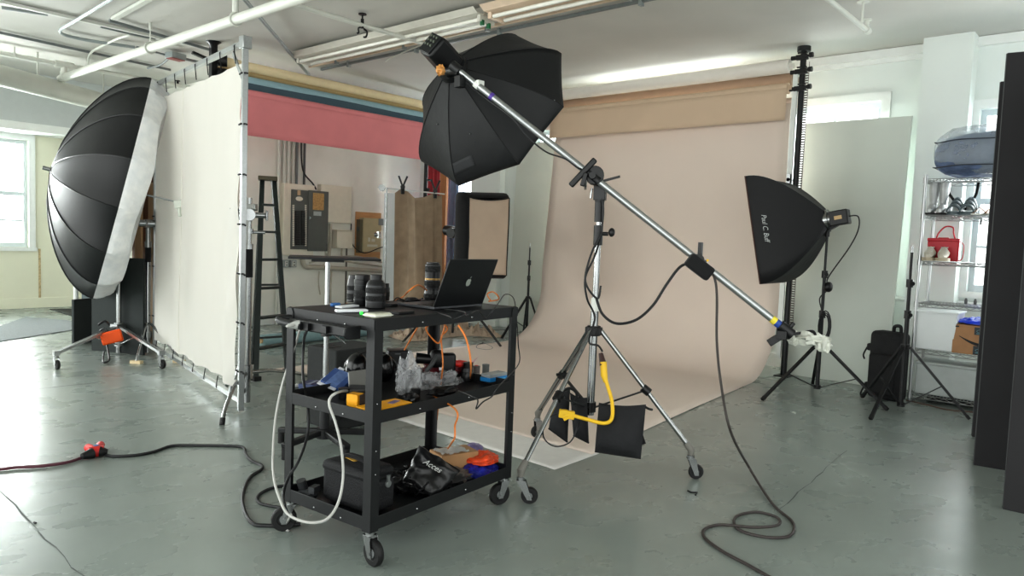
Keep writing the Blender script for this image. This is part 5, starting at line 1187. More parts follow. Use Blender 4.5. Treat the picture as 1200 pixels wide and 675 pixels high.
for k, P_ in enumerate(([(-.1, .02), (-.05, .05), (.02, .06), (.07, .03), (.05, -.03)], [(-.12, -.03), (-.06, -.01), (-.02, .04), (.02, -.05), (-.05, -.06)], [(.03, .0), (.08, .02), (.13, .0)])):
    obj('cord', MB(T).tube(spline([c + V((a, b, .0 + .012 * math.sin(i * 2 + k))) for i, (a, b) in enumerate(P_)], 6), .0035), CABLE, T)
c2 = c
cable('thin_cable', [onT(519, 363, ZT + .006) , cp(.55, -.012, 1.035), dep(548, 369, 2.86), dep(560, 364, 2.95), dep(570, 372, 3.05), dep(582, 358, 3.15), onT(592, 345, ZT + .006), onT(602, 350, ZT + .006), cp(CL_ + .008, .0, .96), cp(CL_ + .012, -.01, .85), cp(CL_ + .01, -.02, .75), dep(585, 452, 3.1), dep(577, 464, 3.05), dep(566, 471, 3.02), dep(558, 479, 2.98), dep(560, 469, 2.95), dep(552, 464, 2.92), cp(.56, .02, ZM + .05)], .0028, CABLE, 'thin dark cord running along the cart edge down the right leg to the middle shelf', k=6)
cable('thin_cable', [onT(512, 366, ZT + .005), dep(527, 371, 2.73), dep(532, 374, 2.72), dep(545, 366, 2.8), onT(520, 362, ZT + .006)], .0026, CABLE, 'thin black cord dipping over the near edge of the cart under the laptop')
# orange tether cables
cable('tether_cable', [onT(500, 340, ZT + .06), dep(490, 334, 3.5), dep(478, 342, 3.45), onT(472, 348, ZT + .006), onT(462, 352, ZT + .006)], .004, CABLEO, 'orange tether cable arching over the cart top left of the tall lens')
cable('tether_cable', [onT(575, 352, ZT + .005), onT(571, 345, ZT + .03), onT(577, 342, ZT + .045), onT(583, 346, ZT + .035), onT(584, 351, ZT + .006), onT(573, 353, ZT + .006)], .004, CABLEO, 'orange tether cable coil beside the right edge of the laptop')
cable('tether_cable', [cp(.35, CW_ + .01, ZT), dep(496, 370, 3.65), dep(490, 382, 3.7), dep(482, 396, 3.8), dep(474, 410, 3.9)], .0042, CABLEO, 'orange tether cable slanting down-left behind the cart')
cable('tether_cable', [cp(.5, CW_ + .01, ZT), dep(500, 375, 3.7), dep(499, 385, 3.7), dep(505, 395, 3.72), dep(514, 402, 3.75), dep(519, 390, 3.72), dep(524, 370, 3.7)], .0042, CABLEO, 'orange tether cable sagging in a curve behind the cart')
cable('tether_cable', [cp(.62, CW_ + .01, ZT), dep(520, 380, 3.75), dep(517, 395, 3.75), dep(518, 410, 3.75), dep(519, 425, 3.75), dep(518, 438, 3.72), fl(512, 492, 0.3)], .0042, CABLEO, 'orange tether cable dropping straight behind the rear cart leg')
cable('tether_cable', [dep(537, 381, 3.22), dep(545, 394, 3.22), dep(550, 412, 3.2), dep(552, 430, 3.2), fl(551, 443, ZM + .02)], .0042, CABLEO, 'orange tether cable curving down between the cart shelves')
cable('tether_cable', [cp(.70, .45, ZM - .02), dep(532, 478, 3.35), dep(533, 500, 3.35), dep(533, 512, 3.35), dep(530, 518, 3.35), fl(524, 527, ZB + .06)], .0042, CABLEO, 'orange tether cable dangling between the middle and bottom shelves')

# ---- middle shelf
def onM(px, py, h=0.0): return fl(px, py, ZM + h)
MNAVY = mat('blue_packaging', (52, 82, 140), .35, nz=.2, scale=14); MNAVY2 = mat('dark_blue_packaging', (36, 52, 92), .35, nz=.2, scale=14)
c = onM(396, 452, .02)
T = thing('blue_package', 'blue and white folded package leaning on the left of the middle shelf', 'package', c)
R_ = Matrix.Rotation(.35, 3, 'Z') @ Matrix.Rotation(-.35, 3, 'Y') @ Matrix.Rotation(.3, 3, 'X')
obj('sleeve', MB(T).box(c + V((0, 0, .03)), (.13, .12, .022), R_), MNAVY, T, bevel=.003)
obj('printed_band', MB(T).box(c + V((0, 0, .03)), (.131, .06, .0225), R_), mat('pale_blue_print', (96, 122, 172), .35, nz=.2, scale=40), T)
obj('white_flap', MB(T).box(c + V((-.05, .0, .018)), (.07, .1, .004), R_).box(c + V((.03, .05, .055)), (.09, .03, .006), R_), MW, T)
c = onM(371, 452, .016)
T = thing('blue_package', 'dark blue flat package at the far left corner of the middle shelf', 'package', c)
obj('sleeve', MB(T).box(c + V((0, .03, 0)), (.12, .1, .024), .5), MNAVY2, T, bevel=.003); obj('printed_band', MB(T).box(c + V((0, .03, .013)), (.1, .02, .002), .5), mat('pale_print', (140, 144, 164), .4), T)
c = onM(424, 440, .06)
T = thing('headphones', 'glossy black over-ear headphones behind the front cart leg', 'headphones', c)
r_, f_ = view_basis(c)
MGL = mat('gloss_black', (10, 11, 12), .22, coat=.1, nz=.02)
obj('ear_cup', MB(T).blob(c - r_ * .025 + UP * .03 + f_ * .05, (.12, .12, .155), math.atan2(r_.y, r_.x), n=24), MGL, T); obj('ear_cup', MB(T).blob(c + r_ * .115 + UP * .03 + f_ * .05, (.1, .11, .15), math.atan2(r_.y, r_.x), n=24), MGL, T)
obj('headband', MB(T).tube([c + r_ * (.045 - .13 * math.cos(a)) + UP * (.03 + .085 * math.sin(a)) + f_ * .06 for a in [i * PI / 12 for i in range(13)]], .007), MGL, T)
c = onM(424, 456, .03)
T = thing('grey_device', 'silver-grey handheld device propped against the headphones', 'device', c)
R_ = Matrix.Rotation(math.atan2(r_.y, r_.x) + .1, 3, 'Z') @ Matrix.Rotation(.75, 3, 'X') @ Matrix.Rotation(-.2, 3, 'Y')
obj('shell', MB(T).box(c + UP * .035 + f_ * .03, (.13, .12, .03), R_), mat('warm_grey_plastic', (112, 112, 108), .4, nz=.08), T, bevel=.01, seg=3)
obj('hook_mark', MB(T).box(c + UP * .035 + f_ * .03 + R_ @ V((.03, .0, .016)), (.01, .03, .004), R_), BPL, T); obj('lower_lip', MB(T).box(c + UP * .012 - f_ * .0, (.12, .04, .02), math.atan2(r_.y, r_.x)), mat('dark_grey_plastic', (56, 57, 58), .4), T)
c = onM(464, 452, 0) + view_basis(CCN)[1] * .22; c.z = ZM
T = thing('speaker', 'small upright black box speaker at the back of the middle shelf', 'speaker', c)
obj('cabinet', MB(T).box(c + UP * .078, (.115, .09, .155), math.atan2(r_.y, r_.x) + .1), BPL, T, bevel=.006); obj('badge', MB(T).box(c + UP * .138 - f_ * .047, (.03, .003, .005), math.atan2(r_.y, r_.x) + .1), mat('dim_badge', (90, 92, 92), .4), T)
MYB = mat('yellow_carton', (238, 172, 30), .45, nz=.08, scale=20); MDK = mat('dark_carton_side', (46, 36, 32), .5, nz=.3, scale=50)
c = onM(416, 472, .036)
T = thing('film_box', 'small upright yellow box with dark printed side beside the front cart leg', 'box', c)
obj('carton', MB(T).box(c + UP * .002, (.05, .055, .08), CR + .25), [MYB], T, bevel=.001); obj('printed_side', MB(T).box(c + UP * .002 + cd * .02 - cs * .031, (.052, .003, .078), CR + .25), MDK, T)
c = onM(450, 478, .020)
T = thing('film_box', 'flat orange-yellow box lying at the near edge of the middle shelf', 'box', c)
obj('carton', MB(T).box(c + cd * -.0, (.235, .11, .034), CR - .02), MYB, T, bevel=.002); obj('top_print', MB(T).box(c + UP * .0175 + cd * .06, (.07, .03, .001), CR + .3), mat('lilac_print', (128, 116, 150), .5), T)
for px, py, r, h, m, lab in ((403, 467, .026, .05, BPL, 'short black canister at the left end of the middle shelf front edge'), (487, 466, .022, .045, BPL, 'short black canister right of the flat orange-yellow box'), (548, 446, .026, .10, MLENS, 'dark narrow jar standing right of the clear plastic bag'), (569, 438, .020, .055, mat('grey_jar', (92, 94, 92), .4, nz=.1), 'small grey jar nearest the right rear of the middle shelf'), (558, 440, .020, .055, mat('grey_jar2', (104, 98, 96), .4, nz=.1), 'small grey jar with reddish top beside the dark narrow jar')):
    c = onM(px, py); T = thing('canister', lab, 'canister', c)
    obj('can_body', MB(T).lathe([(r * .95, 0), (r, .003), (r, h * .82), (r * .9, h * .85)], c=c), m, T); obj('lid', MB(T).lathe([(r * 1.03, h * .8), (r * 1.05, h), (r * .8, h * 1.02)], c=c), m, T, bevel=0)
    if 'reddish' in lab: obj('red_dot', MB(T).lathe([(r * .5, h * 1.02), (r * .5, h * 1.05)], c=c), mat('red_spot', (200, 60, 50), .5), T)
c = onM(549, 441, .01); solo('lens_cap_stack', lambda m: m.lathe([(.035, 0), (.038, .01), (.036, .035), (.03, .05), (.034, .052), (.03, .07)], c=onM(547, 446)), MLENS, 'black lens lying-edge stack in front of the dark narrow jar', 'lens cap', loc=c)
c = onM(579, 445, .02)
T = thing('blue_case', 'small bright blue case with clear top at the right end of the middle shelf', 'case', c)
obj('case_body', MB(T).box(c + UP * .01, (.15, .07, .022), CR - .05), mat('bright_blue', (30, 132, 196), .4, nz=.06), T, bevel=.002); obj('clear_lid', MB(T).box(c + UP * .03, (.14, .065, .018), CR - .05), mat('clear_grey_plastic', (170, 176, 178), .25, alpha=.75, nz=.1), T, bevel=.002)
obj('tiny_print', MB(T).box(c + UP * .01 - cs * .0365 + cd * .03, (.04, .002, .004), CR - .05), mat('light_blue_print', (120, 190, 230), .5), T)
c = onM(557, 441, .012); slab('white_clips', c, (.05, .035, .025), .5, mat('off_white_plastic', (190, 188, 176), .5, nz=.2, scale=40), 'small off-white plastic clips left of the bright blue case', 'clips', .005)
# camera with strap at the back
c = onM(512, 437, .06) + view_basis(CCN)[1] * .1
T = thing('camera', 'black camera resting on top of the red bag at the back of the middle shelf', 'camera', c)
ra = math.atan2(r_.y, r_.x)
obj('body', MB(T).box(c + r_ * .06 + UP * .04, (.085, .06, .10), ra), BPL, T, bevel=.014, seg=3); obj('pentaprism', MB(T).blob(c + UP * .06, (.08, .07, .10), ra, sq=.7), BPL, T)
obj('lens', MB(T).cyl(c + UP * .055 - r_ * .03, c + UP * .062 - r_ * .11, .026, .03), MLENS, T); obj('strap', MB(T).tube(spline([c + UP * .08 - f_ * .03, c + UP * .04 - f_ * .06 - r_ * .03, c + UP * .0 - f_ * .06 - r_ * .06], 5), .012), mat('grey_strap', (70, 72, 72), .5, nz=.1), T)
obj('white_label', MB(T).box(c + r_ * .02 - f_ * .04 + UP * .01, (.018, .003, .016), ra), MW, T)
c = onM(527, 438, .03)
T = thing('red_bag', 'crumpled dark red and bright red bag behind the clear plastic bag', 'bag', c)
obj('dark_half', MB(T).blob(c - r_ * .03 + UP * .02 + f_ * .04, (.22, .12, .09), ra, amp=.4, fr=2.4, n=22), mat('maroon_cloth', (104, 20, 30), .5, nz=.2), T); obj('bright_half', MB(T).blob(c + r_ * .045 + UP * .052 + f_ * .02, (.13, .09, .035), ra - .1, amp=.4, fr=2.6, seed=4, n=20), mat('bright_red_cloth', (226, 40, 30), .45, nz=.1), T)
solo('paper_sheet', lambda m: m.sheet(lambda u, v: dep(528 + 24 * u + 8 * v, 452 - 26 * u - 6 * v + 2 * math.sin(u * 4), depth(c) - .04 + .05 * v), 8, 6), mat('pinkish_paper', (216, 176, 182), .6), 'pinkish curled paper sheet sticking up from the red bag', 'paper sheet', loc=c, thick=.001)
# crumpled clear plastic bag
def crumpled(name, c, size, rz, m, label, cat='plastic bag', amp=.5, seed=0, n=40, z0=None, dome=1.0):
    c = V(c); R = Matrix.Rotation(rz, 3, 'Z')
    def fn(u, v):
        th = u * 2 * PI; ph = v * PI / 2; p = V((math.cos(th) * math.cos(ph), math.sin(th) * math.cos(ph), math.sin(ph) * dome))
        k = 1 + amp * (noise.noise(p * 1.6 + V((seed, 0, 0))) + .6 * abs(noise.noise(p * 4.2 + V((0, seed, 0)))) + .3 * abs(noise.noise(p * 9 + V((0, 0, seed)))))
        q = c + R @ V((p.x * size[0] / 2 * k, p.y * size[1] / 2 * k, p.z * size[2] * k)); q.z = max(q.z, c.z + .002); return q
    return solo(name, lambda b: b.sheet(fn, n, n // 2), m, label, cat, loc=c, smooth=14)
MCLR = mat('crinkled_clear_plastic', (196, 198, 200), .12, nz=.3, scale=14, alpha=.42, bump=.7, bscale=25, spec=1.0)
c = onM(513, 455)
crumpled('clear_bag', c + view_basis(CCN)[1] * .07, (.30, .15, .075), CR + .05, MCLR, 'crumpled clear plastic bag in the middle of the middle shelf', seed=2)
crumpled('clear_bag', onM(478, 462) + view_basis(CCN)[1] * .07, (.14, .12, .15), CR + .6, MCLR, 'upright crinkled clear plastic bag just right of the front cart leg', seed=7)
solo('cable_tangle', lambda m: m.blob(onM(478, 470, .025) + view_basis(CCN)[1] * .05, (.14, .08, .05), .4, amp=.5, n=20).blob(onM(520, 462, .02) + view_basis(CCN)[1] * .08, (.2, .08, .04), .1, amp=.5, n=20, seed=5), BPL, 'dark coiled cords under the clear plastic bags', 'cords', loc=onM(478, 470, .02))

# ---- bottom shelf
def onB(px, py, h=0.0): return fl(px, py, ZB - .017 + h)
ZBS = ZB - .015
c = cp(.17, .27, ZBS)
T = thing('camera_bag', 'black padded camera bag with a zip pull at the left of the bottom shelf', 'camera bag', c)
MBAG = mat('bag_nylon', (20, 21, 24), .7, nz=.2, scale=40, bump=.3, bscale=120)
obj('bag_body', MB(T).box(c + UP * .1, (.18, .30, .19), CR), MBAG, T, bevel=.035, seg=4)
obj('top_flap', MB(T).box(c + UP * .172, (.187, .306, .055), CR), MBAG, T, bevel=.028, seg=3)
obj('front_pocket', MB(T).box(c - cs * .15 + UP * .08, (.14, .05, .14), CR), MBAG, T, bevel=.02, seg=3)
obj('zip_pull', MB(T).box(c - cs * .178 + cd * .02 + UP * .145, (.014, .01, .05), CR).cyl(c - cs * .172 + cd * .02 + UP * .13, c - cs * .182 + cd * .02 + UP * .13, .016), ALU, T, label='silver zip pull')
obj('gold_badge', MB(T).box(c + UP * .201 + cs * .05, (.02, .09, .003), CR - .2), mat('gold_thread', (200, 160, 70), .5, nz=.2, scale=80), T)
obj('carry_strap', MB(T).tube(spline([c + cs * .13 + UP * .17, c + cs * .08 + UP * .21, c - cs * .05 + UP * .205, c - cs * .12 + UP * .17], 6), .009), BLK, T)
c = cp(.05, .47, ZBS + .03)
solo('strap_buckles', lambda m: m.blob(c, (.08, .1, .05), .3, amp=.5, n=16).box(c + V((-.0, -.05, .035)), (.05, .03, .03), .4).cyl(c + V((.0, .03, .0)), c + V((-.02, .03, .06)), .022), mat('grey_black_clamps', (58, 60, 62), .35, .3), 'small metal and black clamps left of the camera bag', 'clamps', loc=c, bevel=.003)
c = fl(503, 556, ZBS + .09); c.z = ZBS
T = thing('pouch', 'black satin drawstring pouch with white script writing on the bottom shelf', 'pouch', c)
MSAT = mat('black_satin', (18, 19, 21), .32, nz=.15, bump=.25, bscale=9, sheen=.1)
_r, _f = view_basis(c); n_p = (-_f * .75 + UP * .66 + _r * .05).normalized(); xp_ = (_r * .86 - UP * .36 - _f * .36); xp_ = (xp_ - n_p * xp_.dot(n_p)).normalized(); yp_ = n_p.cross(xp_)
pc0 = c + UP * .095
def pouch(u, v):
    x, y = (u - .5) * 2, (v - .5) * 2
    bul = (1 - x * x) ** .4 * (1 - y * y) ** .4 if abs(x) < 1 and abs(y) < 1 else 0
    w_ = .105 + .015 * y; h_ = .095
    p = pc0 + xp_ * x * w_ + yp_ * y * h_ + n_p * (.035 * bul + .014 * noise.noise(V((x * 2, y * 2.6, 1))) * 2 * (1 - abs(x) * .3)); p.z = max(p.z, ZBS + .006); return p
def pouchb(u, v):
    x, y = (u - .5) * 2, (v - .5) * 2; bul = (max(0, 1 - x * x)) ** .4 * (max(0, 1 - y * y)) ** .4
    p = pc0 + xp_ * x * (.105 + .015 * y) + yp_ * y * .095 - n_p * .05 * bul; p.z = max(p.z, ZBS + .004); return p
g = MB(T); g.sheet(pouch, 24, 24); obj('front_face', g, MSAT, T); g = MB(T); g.sheet(pouchb, 16, 16); obj('back_face', g, MSAT, T)
text('lettering', 'Acces', frame(pc0 + n_p * .050 + yp_ * .02 + xp_ * -.0, n_p, xp_), .04, mat('white_script', (190, 192, 190), .6), T, T, label='white script writing', shear=.4)
c2 = cp(.45, .18, ZBS)
solo('cable_pile', lambda m: [m.tube(spline([c2 + V((random.uniform(-.1, .14), random.uniform(-.1, .2), random.uniform(.01, .09))) for _ in range(6)], 6), .0045, 6) for _ in range(16)] and m.blob(c2 + V((.03, .05, .03)), (.24, .2, .08), .3, amp=.5, n=22), BPL, 'dark tangle of cables and clips on the bottom shelf around the pouch', 'cables', loc=c2, kind='stuff')
solo('black_pouch', lambda m: m.blob(cp(.66, .13, ZBS + .035), (.26, .17, .07), .3, amp=.5, fr=2.5, n=24), MSAT, 'slumped shiny black bag right of the pouch on the bottom shelf', 'bag', loc=cp(.72, .14, ZBS))
c = fl(532, 533, ZBS + .085)
T = thing('cardboard_box', 'small brown cardboard box with torn clear tape at the back of the bottom shelf', 'box', c)
MCARD = mat('cardboard', (172, 134, 94), .75, nz=.08, scale=8)
R_ = Matrix.Rotation(CR - .35, 3, 'Z')
obj('carton', MB(T).box(c - UP * .03, (.22, .14, .11), R_), MCARD, T, bevel=.002); obj('clear_tape', MB(T).sheet(lambda u, v: c + R_ @ V((-.1 + u * .16, -.06 + v * .11, .03 + .012 * noise.noise(V((u * 5, v * 5, 0))))), 12, 8), mat('frosty_tape', (214, 216, 212), .3, nz=.1, alpha=.8), T)
crumpled('orange_packet', fl(566, 541, ZBS + .05), (.19, .14, .045), CR, mat('orange_foil', (236, 84, 40), .3, nz=.35, scale=25, bump=.8, bscale=40), 'shiny orange crumpled packet at the right end of the bottom shelf', 'packet', amp=.35, seed=3, n=28)
crumpled('blue_packet', fl(563, 553, ZBS), (.26, .19, .05), CR, mat('blue_foil', (32, 44, 150), .25, nz=.5, scale=25, bump=.8, bscale=40), 'glossy dark blue packet under the orange packet', 'packet', amp=.3, seed=9, n=30)
crumpled('white_wrapper', fl(556, 527, ZBS + .03), (.1, .12, .03), CR, mat('lilac_foil', (120, 110, 150), .3, nz=.4, scale=25), 'small lilac and silver wrapper behind the orange packet', 'wrapper', amp=.3, seed=12, n=20)

# ================================================================ TALL STAND AND CASE BEHIND THE CART
G0 = V((2.73, 3.97, 0)); Pg = lambda z: V((G0.x, G0.y, z)); r_, f_ = view_basis(G0)
T = thing('pedestal_table', 'chrome-post pedestal with thin tray top, round seat and black star base behind the cart', 'stand', G0)
zt = ht(G0, 380, 302); zs = ht(G0, 381, 381)
obj('tray_top', MB(T).box(Pg(zt) + r_ * .04, (.56, .36, .014), math.atan2(r_.y, r_.x) + .02), BMET, T, bevel=.004); obj('tray_plate', MB(T).box(Pg(zt - .016), (.2, .14, .016), math.atan2(r_.y, r_.x)), BPL, T)
obj('post', MB(T).cyl(Pg(.42), Pg(zt - .02), .017), CHR, T)
obj('round_seat', MB(T).lathe([(.02, -.05), (.06, -.045), (.16, -.03), (.2, -.012), (.205, .0), (.205, .02), (.19, .028), (.02, .032)], Matrix.Translation(Pg(zs + .02) + r_ * .05), 36), BPL, T, smooth=30); obj('seat_collar', MB(T).cyl(Pg(zs - .07), Pg(zs - .02), .035), BPL, T)
obj('tilt_levers', MB(T).tube([Pg(zs - .03), Pg(zs - .1) + r_ * .1, Pg(zs - .12) + r_ * .12], .006).tube(spline([Pg(zs - .06) + r_ * .1, Pg(zs - .01) + r_ * .14, Pg(zs) + r_ * .28], 4), .006), CHR, T)
obj('gas_column', MB(T).cyl(Pg(.1), Pg(.46), .032), BMET, T)
obj('base_hub', MB(T).cyl(Pg(.07), Pg(.13), .055), BMET, T)
for k in range(5):
    a = math.atan2(r_.y, r_.x) + .12 + k * 2 * PI / 5; d = V((math.cos(a), math.sin(a), 0))
    L = obj('base_arm', MB(T).bar(Pg(.11) + d * .03, Pg(.085) + d * .33, .045, .035), BMET, T, bevel=.006); obj('glide_foot', MB(T).cyl(Pg(.0) + d * .315, Pg(.075) + d * .315, .022), RUB, L)
a, b, c = fl(367, 494), fl(392, 506), fl(447, 494)
T = thing('equipment_case', 'large dark grey equipment case standing on the floor behind the cart', 'case', (a + c) / 2)
e_ = (c - b); e_.z = 0; d1_ = (a - b); d1_.z = 0; L1, L2 = e_.length, d1_.length; e_.normalize(); d1_ = V((-e_.y, e_.x, 0)); hz = ht(b, 397, 411)
cc = b + e_ * L1 / 2 + d1_ * .17
Rr = Matrix((e_, d1_, UP)).transposed()
MCASE = mat('grey_carpet_case', (44, 46, 46), .85, nz=.12, scale=50, bump=.2, bscale=150)
obj('case_body', MB(T).box(cc + UP * hz / 2, (L1, .34, hz), Rr), MCASE, T, bevel=.01)
obj('top_slots', MB(T).box(cc + UP * (hz + .001) - e_ * L1 * .3 + d1_ * .05, (.12, .016, .004), Rr).box(cc + UP * (hz + .001) - e_ * L1 * .3 - d1_ * .03, (.12, .016, .004), Rr), BPL, T)
obj('recess_panel', MB(T).box(cc - d1_ * .171 + UP * hz * .5, (L1 * .8, .004, hz * .75), Rr), BPL, T)
solo('white_tag', lambda m: m.box(fl(346, 452, .02), (.1, .05, .02), .4), MW, 'small white object on the floor behind the left cart leg', 'tag', loc=fl(346, 452, .02), bevel=.006)
# ================================================================ RIGHT BAY: WIRE SHELF AND ITS LOAD
SF, SB, SYN, SYF = 7.71, 8.14, 1.69, .42     # front x, back x, near-left y, far right y
T = thing('wire_shelf', 'chrome wire shelving unit loaded with shoes and boxes behind the black flats', 'shelf', ((SF + SB) / 2, (SYN + SYF) / 2, 0))
MWIRE = mat('shelf_chrome', (176, 178, 178), .28, 1.0, nz=.05)
for x in (SF, SB):
    for y in (SYN, SYF):
        P_ = obj('post', MB(T).cyl((x, y, .01), (x, y, 2.14), .0145, n=12), MWIRE, T)
        obj('foot', MB(T).lathe([(.012, 0), (.02, .004), (.02, .02), (.012, .03)], c=(x, y, 0)), GREYP, P_)
LV = [.075, .50, .94, 1.335, 1.765, 2.10]
for z in LV:
    g = MB(T)
    for x in (SF, SB):
        for dz in (0, -.032): g.cyl((x, SYF, z + dz), (x, SYN, z + dz), .0045, n=6)
        n = 26; g.tube([(x, SYF + (SYN - SYF) * i / n, z - .006 - (.022 if i % 2 else 0)) for i in range(n + 1)], .0032, 5)
    for y in (SYN, SYF):
        for dz in (0, -.032): g.cyl((SF, y, z + dz), (SB, y, z + dz), .0045, n=6)
        g.tube([(SF + (SB - SF) * i / 9, y, z - .006 - (.022 if i % 2 else 0)) for i in range(10)], .0032, 5)
    for i in range(1, 46): y = SYF + (SYN - SYF) * i / 46; g.cyl((SF, y, z + .003), (SB, y, z + .003), .0022, n=4)
    for k in (.33, .66): x = SF + (SB - SF) * k; g.cyl((x, SYF, z), (x, SYN, z), .003, n=5)
    o = obj('wire_deck', g, MWIRE, T)
    g = MB(T)
    for x in (SF, SB):
        for y in (SYN, SYF): g.cyl((x, y, z - .04), (x, y, z + .012), .02, n=12)
    obj('deck_sleeves', g, MWIRE, o)
def yy(px, py, x): return onX(px, py, x).y
# bagged blue comforter
z = LV[5] + .012; x = (SF + SB) / 2
yc = .98; Lc = 1.36
T = thing('bagged_comforter', 'blue comforter packed in a clear zip bag on top of the wire shelf', 'bedding', (x, yc, z))
MCOM = mat('blue_bedding', (92, 108, 138), .5, nz=.3, scale=9, stretch=(1, 1, 3), bump=.5, bscale=16)
def cushion(c, size, amp, seed, nu=48, nv=24, sq=.45):
    def fn(u, v):
        f = lambda q: math.copysign(abs(q) ** sq, q); ph = (v - .5) * PI; th = u * 2 * PI
        p = V((f(math.cos(ph)) * f(math.cos(th)), f(math.cos(ph)) * f(math.sin(th)), math.copysign(abs(math.sin(ph)) ** .75, math.sin(ph))))
        k = 1 + amp * (noise.noise(V((p.x * 2, p.y * 5, p.z * 3)) + V((seed, 0, 0))) + .5 * noise.noise(V((p.x * 5, p.y * 14, p.z * 9)) + V((seed, 0, 0))))
        return V(c) + V((p.x * size[0] / 2, p.y * size[1] / 2, p.z * size[2] / 2 * k))
    return fn
obj('folded_comforter', MB(T).sheet(cushion((x, yc, z + .205), (.5, Lc, .41), .10, 3), 48, 24), MCOM, T)
MCLB = mat('milky_bag_plastic', (196, 206, 214), .2, nz=.15, scale=5, alpha=.38, bump=.8, bscale=14)
obj('clear_bag', MB(T).sheet(cushion((x, yc, z + .245), (.515, Lc + .01, .47), .11, 8), 48, 24), MCLB, T, label='clear plastic bag cover')
for zz in (.10, .33): obj('zip_piping', MB(T).tube([(x + .262 * math.copysign(abs(math.cos(a)) ** .45, math.cos(a)), yc + (Lc / 2 + .004) * math.copysign(abs(math.sin(a)) ** .45, math.sin(a)), z + zz + .008 * math.sin(a * 5)) for a in [i * PI / 24 for i in range(48)]], .005, 5, closed=True), mat('bag_piping', (62, 66, 74), .6), T)
solo('shine_patch', lambda m: m.sheet(lambda u, v: (x - .10 - .1 * v, .62 + .14 * u, z + .43 - .05 * v), 4, 4), mat('blue_shine', (92, 160, 210), .4), 'light blue shine painted on the clear comforter bag', 'sticker', loc=(x - .1, .65, z + .4), thick=.002)  # pale patch that paints a shine onto the bag plastic
# black strap hanging from top shelf
solo('hanging_strap', lambda m: m.tube(spline([(7.95, yy(1108, 213, 7.95), 2.08), (7.95, yy(1112, 222, 7.95), 1.99), (7.93, yy(1122, 233, 7.93), 1.88)], 5), .012, 6).tube(spline([(7.95, yy(1147, 213, 7.95), 2.08), (7.95, yy(1144, 225, 7.95), 1.97), (7.93, yy(1137, 234, 7.93), 1.88)], 5), .012, 6).tube(spline([(7.93, yy(1122, 233, 7.93), 1.88), (7.93, yy(1130, 240, 7.93), 1.83), (7.93, yy(1137, 234, 7.93), 1.88)], 5), .012, 6), BLK, 'black strap slung in a V under the top of the wire shelf', 'strap', loc=(7.95, 1.2, 2.08))
# footwear builder: sole outline swept with toe towards -x (camera side)
def shoe_mb(T, c, L, W, Hh, ang, heel=.0, top=.5):
    """closed shoe upper; toe towards local -x"""
    R = Matrix.Rotation(ang, 3, 'Z'); c = V(c); g = MB(T)
    def fn(u, v):
        s = v; x = -L / 2 + L * s; w = W / 2 * (math.sin(PI * min(1, (s * .9 + .05))) ** .45) * (1 - .18 * math.cos(PI * (s - .2)))
        h = Hh * (.32 + (.68) * max(0, min(1, (s - .12) / .5)) ** 1.2) * (1 if s < .96 else .9); th = u * 2 * PI
        y = w * math.cos(th); zz = h * .5 + h * .5 * math.sin(th)
        if math.sin(th) > 0: y *= 1 - .45 * math.sin(th) * min(1, s * 1.5)
        return c + R @ V((x, y, max(0, zz)))
    g.sheet(fn, 20, 18)
    g.add([fn(i / 20, 0) for i in range(20)], [tuple(range(20))]); g.add([fn(i / 20, 1) for i in range(20)], [tuple(range(20))]); return g
def sole(T, c, L, W, t, ang):
    R = Matrix.Rotation(ang, 4, 'Z'); pts = []
    for i in range(24):
        a = 2 * PI * i / 24; pts.append((L / 2 * 1.04 * math.copysign(abs(math.cos(a)) ** .8, math.cos(a)), W / 2 * 1.1 * math.sin(a) * (1 - .15 * math.cos(a))))
    return MB(T).prism(pts, Matrix.Translation(V(c)) @ R, t)
MSILV = mat('silver_leather', (206, 208, 208), .42, .25, nz=.15, scale=10, bump=.2)
zs = LV[4] + .008
for px, lab in ((1091, 'left silver ankle boot on the upper shelf of the wire rack'), (1103, 'right silver ankle boot, just left of the grey sandals on the wire rack')):
    c = V((7.86, yy(px, 250, 7.86), zs)); T = thing('ankle_boot', lab, 'boot', c, group=None)
    obj('foot_upper', shoe_mb(T, c + UP * .02, .25, .085, .10, .1), MSILV, T); obj('sole', sole(T, c, .25, .085, .018, .1), mat('dark_sole', (52, 50, 50), .6), T)
    obj('shaft', MB(T).lathe([(.036, 0), (.04, .05), (.046, .12), (.058, .23), (.06, .26), (.055, .26)], Matrix.Translation(c + V((.07, 0, .05))) @ Matrix.Diagonal((1.25, .8, 1, 1))), MSILV, T)
MSAN = mat('grey_rubber_sandal', (98, 112, 116), .5, nz=.08)
for px, lab in ((1119.5, 'left grey sandal with three padded straps on the wire rack'), (1135, 'right grey sandal with three padded straps on the wire rack')):
    c = V((7.86, yy(px, 250, 7.86), zs)); T = thing('sandal', lab, 'sandal', c)
    obj('sole', sole(T, c, .27, .105, .03, 0), MSAN, T)
    for k in range(3):
        xx = -.085 + .065 * k; hh = .055 + .035 * k
        obj('strap', MB(T).sheet(lambda u, v: c + V((xx + .05 * v - .02, .054 * math.cos(PI * u), .025 + (hh + .02 * v) * math.sin(PI * u))), 14, 3), MSAN, T, thick=.014)
    obj('white_lining', MB(T).box(c + V((.04, 0, .075)), (.03, .05, .06)), WHP, T, bevel=.01)
MTANS = mat('tan_leather', (178, 138, 108), .5, nz=.1)
